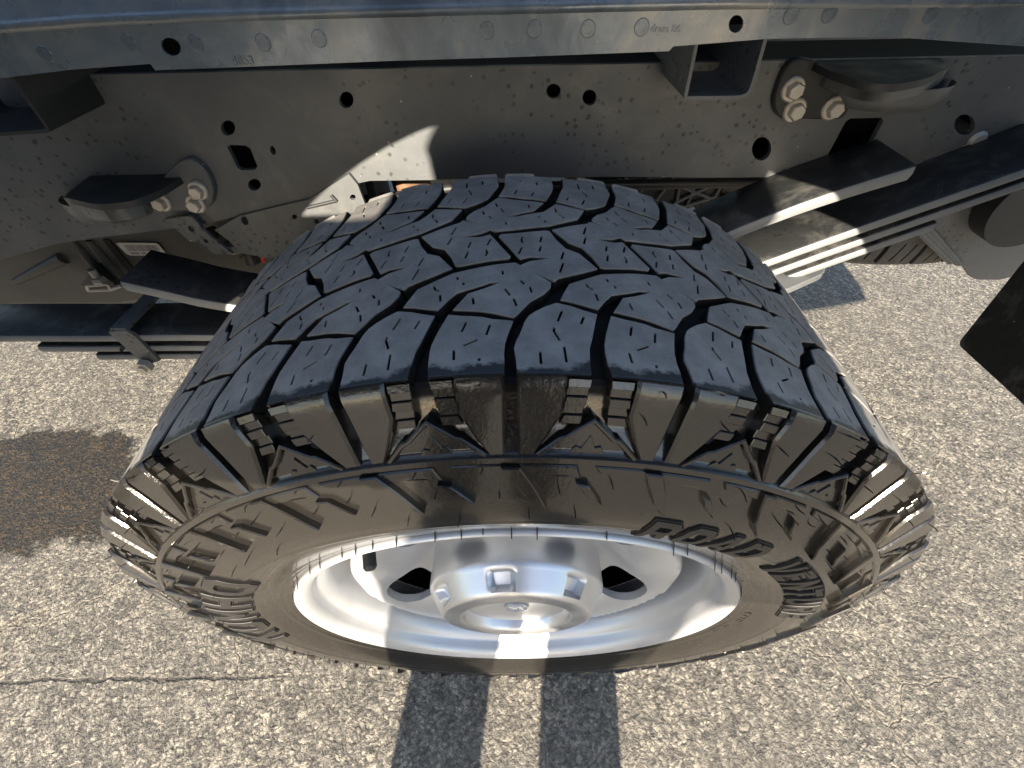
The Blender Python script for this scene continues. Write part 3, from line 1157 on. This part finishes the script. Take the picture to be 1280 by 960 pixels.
# rolled bead above the flange, then the panel leaning back to the floor
V, Fc = [], []
RP = [(0, 0), (-.0022, .0015), (-.0030, .0040), (-.0016, .0065), (.001, .0085), (.004, .030), (.010, .075), (.016, .11)]
for x in xs:
    z = interp(ridge, x)
    for dy, dz in RP:
        V.append((x, YS + dy, z + dz))
k = len(RP)
for i in range(len(xs) - 1):
    for q in range(k - 1):
        Fc.append((i * k + q, i * k + k + q, i * k + k + 1 + q, i * k + 1 + q))
mb.add(V, Fc)
sill = mb.build('bed_floor_rail', M_BED, truck, 50)
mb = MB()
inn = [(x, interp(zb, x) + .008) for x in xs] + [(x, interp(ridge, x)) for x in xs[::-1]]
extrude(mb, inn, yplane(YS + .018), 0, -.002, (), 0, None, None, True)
mb.build('sill_shade_plate', M_CAVE, sill)  # black backing plate, puts shade behind the rail's holes
mb = MB()
pm = lambda u, v, h: Vector((u, -h, v))
extrude(mb, circle(0, 0, .0062, n=20), pm, .0008, -.001, (), .0006)
extrude(mb, circle(0, 0, .0046, n=20), pm, .0012, 0, [circle(0, 0, .0034, n=20)], 0)
wm = mesh('spot_weld', mb.v, mb.f, M_BED, 30)
for p in ((56, 67), (161, 53), (245, 54), (329, 53), (399, 48), (609, 38), (668, 36), (735, 36), (802, 34), (989, 19), (1037, 17), (1164, 18)):
    q = on_y(p, YS)
    link('spot_weld', wm, sill, loc=q)


def stamped(text, p, size, parent, Y, mat, tilt=0.0, depth_=.0006):
    cu = bpy.data.curves.new('stamp', 'FONT')
    cu.body = text
    cu.size = size
    cu.extrude = depth_
    cu.align_x = 'CENTER'
    cu.align_y = 'CENTER'
    to = bpy.data.objects.new('stamp', cu)
    C.objects.link(to)
    me = bpy.data.meshes.new_from_object(to)
    bpy.data.objects.remove(to)
    me.materials.clear()
    me.materials.append(mat)
    q = on_y(p, Y)
    return link('stamped_lettering', me, parent, loc=(q.x, q.y - depth_ * .5, q.z), rot=(math.pi / 2, tilt, 0))


stamped('drain 86', (832, 36), .0075, sill, YS, M_BED, .03)
stamped('4853', (304, 76), .0095, sill, YS, M_BED, .03)

# cross sills (hat sections) lying over the rail, open ends outwards


def hat(name, pts, y0, y1, th, parent, mat):
    """U-section running inwards: pts is its open outline on plane y0"""
    P = P2(pts, y0)
    P = rounded(P, .008, 4)[5:-5] if len(P) > 4 else P
    out = band(P, th)
    mb = MB()
    V = [Vector((x, y, z)) for y in (y0, y1) for x, z in out]
    n = len(out)
    Fc = [(i, (i + 1) % n, n + (i + 1) % n, n + i) for i in range(n)]
    for i in range(n // 2 - 1):
        Fc.append((i, i + 1, n - 2 - i, n - 1 - i))
    mb.add(V, Fc)
    return mb.build(name, mat, parent, 30)


hat('cross_sill', [(874, 30), (871, 55), (857, 121), (858, 123), (926, 122), (938, 116), (957, 50), (962, 30)], .335, 1.6, .003, truck, M_FRAME)
hat('cross_sill', [(12, 90), (16, 100), (61, 162.5), (58, 164), (-60, 172), (-80, 170), (-140, 95)], .335, 1.6, .003, truck, M_BRACKET)
# bed floor
mb = MB()
mb.box((-1.9, .375, 1.01), (1.26, 1.95, 1.016))
for k in range(14):
    y = .42 + k * .11
    mb.box((-1.9, y, .996), (1.26, y + .05, 1.0095))
mb.build('bed_floor', M_DARK, truck, 30)

# ------------------------------------------------------------------ bed side with its wheel arch (outboard of the camera's view)
YF = -.07
arch = [(.015 + (.492 + .035 * (1 - math.cos(a))) * math.sin(a), .568 + .500 * math.cos(a)) for a in [R(-97 + 194 * i / 40) for i in range(41)]]
side = [(-1.95, .50), (-.56, .50)] + arch + [(.60, .50), (1.05, .545), (1.17, .56), (1.19, .60), (1.19, 1.50), (-1.95, 1.50)]
mb = MB()
extrude(mb, side, yplane(YF), 0, -.022, (), .003, None, None, True)
panel = mb.build('bed_side', M_PAINT, truck, 30)
mb = MB()
pts = [Vector((x, YF + .012, z)) for x, z in arch]
mb.tube(pts, .011, 10)
mb.build('arch_lip', M_PAINT, panel)
mb = MB()
mb.box((-1.95, YF - .002, 1.50), (1.19, YF + .09, 1.545))
mb.build('bed_top_rail', M_PLASTIC, panel)

# ------------------------------------------------------------------ leaf springs
YN, YW = .345, .075


def leaf(name, near, th, mat, parent, yn=YN, wd=YW, x0=None, x1=None, edge=None):
    tab = sorted([(q.x, q.z) for q in (on_y(p, yn) for p in near)])
    x0 = tab[0][0] if x0 is None else x0
    x1 = tab[-1][0] if x1 is None else x1
    N = 36
    V, Fc = [], []
    sec = [(0, -th), (-.0018, -th * .5), (0, 0), (.002, .0012), (wd - .002, .0012), (wd, 0), (wd + .0018, -th * .5), (wd, -th)]
    k = len(sec)
    for i in range(N + 1):
        x = x0 + (x1 - x0) * i / N
        z = smooth_interp(tab, x)
        for dy, dz in sec:
            V.append((x, yn + dy, z + dz))
    for i in range(N):
        for q in range(k):
            Fc.append((i * k + q, i * k + k + q, i * k + k + (q + 1) % k, i * k + (q + 1) % k))
    Fc += [tuple(range(k - 1, -1, -1)), tuple(range(N * k, N * k + k))]
    o = obj(name, V, Fc, mat, parent, 50)
    o.data.materials.append(M_LEAF)          # lighter edges: reflection of sunlit ground put into the colour
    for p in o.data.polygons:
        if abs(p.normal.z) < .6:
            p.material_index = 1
    return o


MAIN = [(-60, 421), (0, 420), (120, 420), (250, 419), (420, 424), (640, 425), (820, 385), (930, 337), (1066, 287), (1280, 212), (1350, 187)]
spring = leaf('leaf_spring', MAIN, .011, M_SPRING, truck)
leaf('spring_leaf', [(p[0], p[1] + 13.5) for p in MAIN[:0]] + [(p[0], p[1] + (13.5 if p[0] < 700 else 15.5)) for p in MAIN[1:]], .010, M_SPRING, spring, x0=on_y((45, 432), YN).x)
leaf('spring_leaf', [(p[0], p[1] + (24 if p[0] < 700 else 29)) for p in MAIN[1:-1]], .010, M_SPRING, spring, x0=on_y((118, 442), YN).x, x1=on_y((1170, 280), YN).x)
OVER = [(150, 352), (200, 363), (258, 376), (420, 398), (640, 400), (800, 345), (880, 304), (960, 270), (1045, 239), (1145, 208)]
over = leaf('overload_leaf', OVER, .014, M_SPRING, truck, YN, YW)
# axle tube, spring perch and U-bolts (behind the tyre)
MB().tube([(0, .25, .41), (0, 1.55, .41)], .055, 24).build('axle_tube', M_BRACKET, truck)
mb = MB()
for x in (-.07, .07):
    for y in (YN - .012, YN + YW + .012):
        mb.tube([(x, y, .35), (x, y, .60)], .008, 10)
mb.box((-.10, YN - .02, .505), (.10, YN + YW + .02, .52))
mb.build('spring_perch', M_BRACKET, truck)
# spring clamp on the front half
cx = on_y((160, 430), YN - .004).x
z0 = on_y((152, 415), YN - .004)
z1 = on_y((190, 452), YN - .004)
mb = MB()
P = P2([(134, 415), (156, 413), (168, 420), (200, 452), (182, 456), (164, 442)], YN - .006)
extrude(mb, rounded(P, .003), yplane(YN - .006), 0, -.006, [px_circle((152, 437), 3, 2.4, YN - .006)], .001, None, None, True)
A = on_y((160, 414), YN - .004)
B = on_y((140, 414), YN - .004)
mb.hexa([B, A, A + Vector((.004, YW + .01, 0)), B + Vector((.004, YW + .01, 0)), B + Vector((0, 0, .005)), A + Vector((0, 0, .005)), A + Vector((.004, YW + .01, .005)), B + Vector((.004, YW + .01, .005))])
clamp = mb.build('spring_clamp', M_FRAME, spring, 30)
q = on_y((186, 452), YN - .004)
mb = MB()
mb.tube([q + Vector((0, -.006, 0)), q + Vector((0, YW + .02, 0))], .006, 12)
mb.tube([q + Vector((0, -.016, 0)), q + Vector((0, -.006, 0))], .0115, 6)
mb.tube([q + Vector((0, -.020, 0)), q + Vector((0, -.016, 0))], .006, 12)
mb.build('clamp_bolt', M_BOLT, spring, 30)
# lower stop plate sticking out under the leaves by the tyre
mb = MB()
P = [(q.x, q.y) for q in (on_z(p, on_y((1000, 345), YN).z) for p in [(950, 338), (1012, 326), (1034, 330), (1030, 342), (985, 362), (950, 366)])]
zz = on_y((1000, 345), YN).z
extrude(mb, rounded(P, .008), lambda u, v, h: Vector((u, v, zz + h)), 0, -.008, (), .0015, None, None, True)
mb.build('spring_plate', M_FRAME, truck, 40)

# ------------------------------------------------------------------ fuel tank ahead of the axle
YT = .50
TP = P2([(-40, 250), (-40, 392), (28, 385), (152, 385), (236, 372), (350, 352), (350, 262)], YT)
mb = MB()
extrude(mb, rounded(TP, .02), yplane(YT), 0, -.55, (), .012, None, None, True)
tank = mb.build('fuel_tank', M_TANK, truck, 40)
mb = MB()                                   # pressed ribs
for a, b in (((20, 352), (80, 322)), ((92, 300), (135, 350)), ((112, 300), (150, 345))):
    mb.tube([on_y(a, YT + .001), on_y(b, YT + .001)], [.006, .010], 10)
mb.build('tank_rib', M_TANK, tank, 60)
mb = MB()
P = P2([(128, 300), (136, 300), (168, 338), (160, 340)], YT - .003)
extrude(mb, P, yplane(YT - .003), 0, -.003, (), 0, None, None, True)
mb.build('tank_seam', M_DARK, tank)
LP = P2([(145, 304.5), (149, 303.5), (195, 304), (198, 306), (208, 318), (206, 319.5), (163, 319.5), (158, 317.5)], YT - .004)
mb = MB()
extrude(mb, LP, yplane(YT - .004), 0, -.001, (), 0, None, None, True)
lab = mb.build('barcode_label', M_LABEL, tank)
mb = MB()
random.seed(11)
a0, a1, b0, b1 = on_y((154, 306.5), YT - .0044), on_y((196, 306.5), YT - .0044), on_y((161, 314), YT - .0044), on_y((202, 314), YT - .0044)
s = 0.0
while s < .97:
    wd = random.choice((.012, .018, .03))
    P = [a0.lerp(a1, s), a0.lerp(a1, s + wd), b0.lerp(b1, s + wd), b0.lerp(b1, s)]
    mb.add(P, [(0, 1, 2, 3)])
    s += wd + random.choice((.014, .02, .03))
c0, c1 = on_y((162.5, 315.5), YT - .0044), on_y((196, 315.5), YT - .0044)
d0, d1 = on_y((164.5, 318), YT - .0044), on_y((198, 318), YT - .0044)
for k in range(12):
    if k in (4, 7):
        continue
    P = [c0.lerp(c1, k / 12), c0.lerp(c1, (k + .75) / 12), d0.lerp(d1, (k + .75) / 12), d0.lerp(d1, k / 12)]
    mb.add(P, [(0, 1, 2, 3)])
mb.build('barcode', M_INK, lab, smooth=False)
# strap clip on the tank
mb = MB()
P = P2([(101, 356), (116, 337), (140, 352), (146, 360), (120, 361)], YT - .02)
extrude(mb, P, yplane(YT - .02), 0, -.02, (), 0, None, None, True)
clip = mb.build('strap_clip', M_BRACKET, tank)
q0, q1 = on_y((114, 337), YT - .03), on_y((124, 351), YT - .03)
mb = MB()
mb.tube([q0, q1], .0055, 10)
mb.tube([on_y((119, 351), YT - .032), on_y((130, 351), YT - .032)], .007, 8)
for a, b in (((109, 357), (135, 355)), ((111, 363), (138, 362)), ((109, 357), (111, 363)), ((135, 355), (139, 362)), ((138, 362), (152, 357))):
    mb.tube([on_y(a, YT - .034), on_y(b, YT - .034)], .003, 8)
mb.build('clip_stud', M_BOLT, clip)

# ------------------------------------------------------------------ small hangers under the rail
mb = MB()
P = P2([(205, 274), (222, 271), (238, 270), (262, 295), (285, 313), (290, 317), (270, 319), (258, 312), (248, 303), (236, 302)], YR - .014)
extrude(mb, P, yplane(YR - .014), 0, -.005, [px_circle((239, 286), 4.6, 3.2, YR - .014, rot=.7), px_circle((257.5, 301), 3.4, 2.4, YR - .014, rot=.6)], .001, None, None, True)
mb.build('hose_bracket', M_FRAME, truck, 30)
mb = MB()
P = P2([(270, 316), (300, 304), (330, 302), (360, 292), (385, 290), (388, 296), (362, 304), (345, 308), (318, 312), (290, 320)], YR + .02)
extrude(mb, P, yplane(YR + .02), 0, -.06, (), .002, None, None, True)
mb.build('cable_tray', M_FRAME, truck, 30)
mb = MB()
q = on_y((311, 316), YR + .015)
mb.tube([q + Vector((0, 0, .01)), q + Vector((0, 0, -.015))], [.006, .011], 12)
mb.tube([on_y((300, 322), YR + .01), on_y((308, 314), YR + .01)], .002, 6)
mb.tube([on_y((316, 317), YR + .01), on_y((330, 317), YR + .01)], .002, 6)
mb.build('cable_clip', M_BRACKET, truck)
mb = MB()
mb.tube([on_y(p, YR + .01) for p in ((327, 319), (329, 322), (328, 325), (331, 328))], .0024, 8)
mb.build('red_wire', M_RED, truck)
mb = MB()
mb.tube([on_y(p, YR + .05) for p in ((262, 286), (272, 300), (286, 296), (282, 286))], .009, 12)
mb.build('brake_hose', M_PLASTIC, truck)
mb = MB()
mb.tube([on_y(p, YR + .10) for p in ((-40, 300), (60, 296), (200, 284), (300, 282), (420, 262), (560, 236), (760, 231), (960, 228))], .007, 10)
mb.tube([on_y(p, YR + .12) for p in ((-40, 310), (80, 300), (220, 296), (310, 288), (430, 250), (600, 233), (820, 233), (960, 226))], .005, 10)
mb.build('wiring_loom', M_PLASTIC, truck, 60)
# shock absorber and bits glimpsed between tyre and rail
mb = MB()
mb.tube([(-.17, .56, .84), (-.13, .60, .30)], .030, 20)
mb.tube([(-.17, .56, .90), (-.17, .56, .84)], .036, 20)
mb.build('shock_absorber', M_RUST, truck)
mb = MB()
for x, w_ in ((-.26, .02), (-.215, .012)):
    mb.box((x, .52, .45), (x + w_, .60, .80))
mb.build('shock_mount', M_FRAME, truck)
mb = MB()
mb.tube([(-.035, .60, .83), (-.035, .58, .45)], .012, 12)
mb.tube([(.10, .62, .86), (.11, .6, .45)], .018, 12)
mb.build('brake_line', M_RUST, truck)
# ribbed plastic cover behind the tyre's rear shoulder
mb = MB()
A = [on_y(p, .60) for p in ((730, 222), (905, 222), (893, 245), (858, 262), (800, 256))]
c = sum(A, Vector()) / len(A)
mb.add([v for v in A] + [v + Vector((0, .01, 0)) for v in A], [tuple(range(5)), tuple(range(9, 4, -1))] + [(i, (i + 1) % 5, 5 + (i + 1) % 5, 5 + i) for i in range(5)])
cover = mb.build('ribbed_cover', M_PLASTIC, truck, 30)
mb = MB()
for a, b in (((800, 240), (812, 222)), ((820, 250), (842, 222)), ((838, 256), (905, 224)), ((834, 226), (886, 247)), ((846, 252), (850, 226)), ((858, 258), (872, 224)), ((772, 224), (790, 232)), ((834, 258), (842, 262)), ((842, 262), (893, 246)), ((893, 246), (906, 224)), ((742, 228), (785, 226)), ((782, 222), (784, 238))):
    mb.tube([on_y(a, .596), on_y(b, .596)], .0028, 6)
mb.build('cover_rib', M_FRAME, cover)

# ------------------------------------------------------------------ rear: hitch plate, hanger and mud flap
YH = .62
mb = MB()
P = P2([(1140, 282), (1180, 268), (1300, 235), (1300, 335), (1252, 350), (1222, 350), (1212, 346), (1196, 322)], YH)
extrude(mb, rounded(P, .006), yplane(YH), 0, -.006, (), .001, None, None, True)
hp = mb.build('hitch_side_plate', M_FRAME, truck, 30)
mb = MB()
for a, b in (((1146, 288), (1188, 328)), ((1160, 283), (1200, 330)), ((1153, 286), (1196, 329))):
    mb.tube([on_y(a, YH - .004), on_y(b, YH - .004)], .005, 8)
mb.build('plate_flange', M_FRAME, hp)
q = on_y((1228, 275), YH - .01)
mb = MB()
mb.tube([q + Vector((0, -.004, 0)), q + Vector((0, .02, 0))], .012, 20)
q = on_y((1290, 252), YH - .02)
mb.tube([q + Vector((0, -.02, 0)), q + Vector((0, .03, 0))], .075, 40)
mb.build('rubber_hanger', M_PLASTIC, hp)
XM = .70
P = [(q.y, q.z) for q in (on_x(p, XM) for p in [(1196, 430), (1290, 312), (1400, 330), (1400, 600), (1290, 516)])]
mb = MB()
extrude(mb, rounded(P, .010), lambda u, v, h: Vector((XM - h, u, v)), 0, -.006, (), .001, None, None, True)
mb.build('mud_flap', M_FLAP, truck, 30)

# far rail and far rear wheel close the view under the truck
mb = MB()
mb.box((-2.0, 1.30, .66), (1.6, 1.36, .86))
mb.build('frame_rail', M_FRAME, truck)
fw = MB().lathe([(0, .25), (-.01, .33), (.03, .395), (.06, .41), (.22, .41), (.25, .395), (.29, .33), (.28, .25), (.15, .23), (0, .25)], 64).build('tyre', M_DRY, truck)
fw.location = (0, 1.57, .408)

# ------------------------------------------------------------------ spare tyre slung flat under the bed
sp_c = Vector((.80, 1.02, .575))
spare = empty('spare_tyre', 'spare tyre lying flat, slung under the truck bed behind the leaf spring', 'tyre', sp_c)
SP = [(-.11, .23), (-.135, .29), (-.125, .345), (-.105, .372), (-.09, .378), (.09, .378), (.105, .372), (.125, .345), (.135, .29), (.11, .23)]
V, Fc = [], []
for i in range(96):
    a = 2 * math.pi * i / 96
    for z, r in SP:
        V.append((r * math.cos(a), r * math.sin(a), z))
k = len(SP)
for i in range(96):
    for q in range(k):
        Fc.append((i * k + q, i * k + (q + 1) % k, ((i + 1) % 96) * k + (q + 1) % k, ((i + 1) % 96) * k + q))
obj('carcass', V, Fc, M_DRY, spare, 50)


def sp_map(u, v, h):
    r = .381 + h - max(0, abs(v) - .07) ** 2 * 6
    return Vector((r * math.sin(u / .38), -r * math.cos(u / .38), v))


pit = 2 * math.pi * .38 / 36
mb = MB()
extrude(mb, [(.002, -.098), (pit * .9, -.098), (pit * .96, -.045), (pit * .6, -.028), (.004, -.040)], sp_map, .010, -.006,
        [band([(pit * .3, -.09), (pit * .42, -.05)], .003), band([(pit * .62, -.09), (pit * .72, -.05)], .003)], .001, .03, .006)
extrude(mb, [(.0, -.030), (pit * .58, -.018), (pit * .62, .018), (pit * .04, .030)], sp_map, .010, -.006, [band([(pit * .2, -.012), (pit * .4, .012)], .003)], .001, .03, .006)
extrude(mb, [(.002, .098), (pit * .9, .098), (pit * .94, .032), (pit * .62, .026), (.004, .042)], sp_map, .010, -.006, [band([(pit * .3, .09), (pit * .42, .05)], .003)], .001, .03, .006)
bm_ = mesh('tread_block', mb.v, mb.f, M_DRY, 30)
for i in range(36):
    link('tread_block', bm_, spare, rot=(0, 0, i * 2 * math.pi / 36))
rm = MB()
rm.lathe([(-.10, .235), (-.09, .22), (0, .21), (0, .05), (.01, .05), (.01, .22)], 48)
ro = rm.build('steel_rim', M_FRAME, spare)
ro.rotation_euler = (math.pi / 2, 0, 0)

# ------------------------------------------------------------------ the photographer, standing behind the camera; only the shadow is in the picture
def skin(name, V, E, rad, mat, parent, sub=2):
    me = bpy.data.meshes.new(name)
    me.from_pydata([tuple(v) for v in V], E, [])
    o = bpy.data.objects.new(name, me)
    C.objects.link(o)
    me.materials.append(mat)
    sk = o.modifiers.new('skin', 'SKIN')
    for i, r in enumerate(rad):
        d = me.skin_vertices[0].data[i]
        d.radius = r if isinstance(r, tuple) else (r, r)
        d.use_root = i == 0
    sk.use_smooth_shade = True
    ss = o.modifiers.new('sub', 'SUBSURF')
    ss.levels = ss.render_levels = sub
    bpy.context.view_layer.update()
    dg = bpy.context.evaluated_depsgraph_get()
    m2 = bpy.data.meshes.new_from_object(o.evaluated_get(dg))
    bpy.data.objects.remove(o)
    q = link(name, m2, parent)
    return q


M_SKIN = mat_plain('skin', (.45, .27, .19), .55, .1)
M_CLOTH = mat_plain('navy_jacket_cloth', (.035, .045, .075), .85, .2, 30, .2)
M_JEAN = mat_plain('dark_trouser_cloth', (.045, .05, .06), .85, .2, 30, .2)
M_HAIR = mat_plain('brown_hair', (.05, .03, .02), .6, .3, 60, .3)
M_SHOE = mat_plain('black_shoe_leather', (.02, .02, .02), .45, .2)
PX, PY = -.03, -.74
person = empty('person', 'person in navy jacket and dark trousers bending to photograph the wheel', 'person', (PX, PY, 0))
# skeleton, relative to the feet: x right, y towards the truck, z up
hipz = .90
J = dict(pel=(.03, -.06, .95), sp1=(.05, -.05, 1.06), sp2=(.06, .0, 1.18), sp3=(.055, .05, 1.30), neck=(.04, .09, 1.41), head0=(.03, .13, 1.48), head1=(.02, .17, 1.58),
         hL=(-.105, -.05, .86), kL=(-.150, .02, .50), aL=(-.175, -.02, .09), hR=(.12, -.05, .88), kR=(.088, .02, .50), aR=(.078, -.02, .09),
         sL=(-.04, .06, 1.31), eL=(-.08, .30, 1.03), wL=(-.39, .585, .905), sR=(.20, .06, 1.32), eR=(.19, .20, 1.12), wR=(.12, .46, .99))
K = list(J)
V = [J[k] for k in K]
idx = {k: i for i, k in enumerate(K)}
E_ = [(idx[a], idx[b]) for a, b in (('pel', 'sp1'), ('sp1', 'sp2'), ('sp2', 'sp3'), ('sp3', 'neck'), ('neck', 'head0'), ('head0', 'head1'), ('pel', 'hL'), ('hL', 'kL'), ('kL', 'aL'),
                                    ('pel', 'hR'), ('hR', 'kR'), ('kR', 'aR'), ('sp3', 'sL'), ('sL', 'eL'), ('eL', 'wL'), ('sp3', 'sR'), ('sR', 'eR'), ('eR', 'wR'))]
rad = dict(pel=.12, sp1=.12, sp2=.13, sp3=.12, neck=.055, head0=.075, head1=.085, hL=.085, kL=.055, aL=.04, hR=.085, kR=.055, aR=.04, sL=.06, eL=.042, wL=.028, sR=.06, eR=.042, wR=.028)
body = skin('body', V, E_, [rad[k] for k in K], M_SKIN, person)


def sub(name, keys, edges, rr, mat):
    V = [J[k] for k in keys]
    return skin(name, V, [(keys.index(a), keys.index(b)) for a, b in edges], rr, mat, person)


sub('trousers', ['pel', 'hL', 'kL', 'aL', 'hR', 'kR', 'aR'], [('pel', 'hL'), ('hL', 'kL'), ('kL', 'aL'), ('pel', 'hR'), ('hR', 'kR'), ('kR', 'aR')],
    [.15, .122, .085, .082, .105, .078, .074], M_JEAN)
sub('jacket', ['pel', 'sp1', 'sp2', 'sp3', 'sL', 'eL', 'wL', 'sR', 'eR', 'wR'],
    [('pel', 'sp1'), ('sp1', 'sp2'), ('sp2', 'sp3'), ('sp3', 'sL'), ('sL', 'eL'), ('eL', 'wL'), ('sp3', 'sR'), ('sR', 'eR'), ('eR', 'wR')],
    [(.16, .15), (.165, .14), (.185, .15), (.15, .13), .095, .082, .07, .08, .062, .045], M_CLOTH)
# hands: palm and five fingers each, closed on the phone
for s, wk in ((-1, 'wL'), (1, 'wR')):
    wv = Vector(J[wk])
    palm = wv + (Vector((-s * .012, .055, .0)) if s > 0 else Vector((-.03, .045, -.01)))
    HV, HE, HR = [wv, palm], [(0, 1)], [(.026, .020), (.036, .016)]
    for k in range(4):
        b = palm + Vector((-s * .004, .012 + k * .004, .030 - k * .020))
        m = b + Vector((-s * .022, .020 - k * .001, .002))
        t_ = m + Vector((-s * .020, -.004, 0))
        i0 = len(HV)
        HV += [b, m, t_]
        HE += [(1, i0), (i0, i0 + 1), (i0 + 1, i0 + 2)]
        HR += [.010, .0088, .0075]
    b = palm + Vector((-s * .012, -.022, .012))
    i0 = len(HV)
    HV += [b, b + Vector((-s * .022, -.006, .008)), b + Vector((-s * .042, .0, .010))]
    HE += [(1, i0), (i0, i0 + 1), (i0 + 1, i0 + 2)]
    HR += [.0125, .0105, .008]
    skin('hand', HV, HE, HR, M_SKIN, person)
hd = Vector(J['head1'])
mb = MB()
# face: nose, ears, eyes and mouth on the front of the head
f = hd + Vector((0, .088, -.045))
mb.tube([f + Vector((0, -.01, .03)), f + Vector((0, .012, .0)), f + Vector((0, .0, -.008))], [.008, .014, .008], 10)
for s in (-1, 1):
    mb.tube([hd + Vector((s * .082, .0, -.03)), hd + Vector((s * .094, -.01, -.02)), hd + Vector((s * .086, -.008, .004))], [.008, .014, .008], 8)
mb.build('nose_and_ears', M_SKIN, person)
mb = MB()
for s in (-1, 1):
    mb.tube([hd + Vector((s * .032 - .012, .079, -.022)), hd + Vector((s * .032 + .012, .079, -.022))], .006, 8)
mb.tube([hd + Vector((-.022, .075, -.088)), hd + Vector((.022, .075, -.088))], .005, 8)
mb.build('eyes_and_mouth', M_HAIR, person)
skin('hair', [hd + Vector((0, -.01, .03)), hd + Vector((0, -.04, -.03))], [(0, 1)], [.095, .085], M_HAIR, person)
for s, a in ((-1, 'aL'), (1, 'aR')):
    p = Vector(J[a])
    skin('shoe', [(p.x, p.y - .05, .045), (p.x, p.y + .08, .04), (p.x + s * .01, p.y + .19, .034)], [(0, 1), (1, 2)], [.045, .045, .034], M_SHOE, person)
# the phone that takes the picture, held just behind the lens
ph = empty('phone', 'black phone held in a hand above the tyre', 'phone', CAM.translation)
ph.rotation_euler = CAM.to_euler()
mb = MB()
pm = lambda u, v, h: Vector((u, v, .016 + h))
extrude(mb, rounded([(-.075, -.037), (.075, -.037), (.075, .037), (-.075, .037)], .009), pm, .004, -.004, (), .001, None, None, True)
mb.build('case', M_SHOE, ph)
mb = MB()
extrude(mb, rounded([(-.070, -.033), (.070, -.033), (.070, .033), (-.070, .033)], .006), pm, .0046, .0038, (), 0)
mb.build('screen', M_PLASTIC, ph)
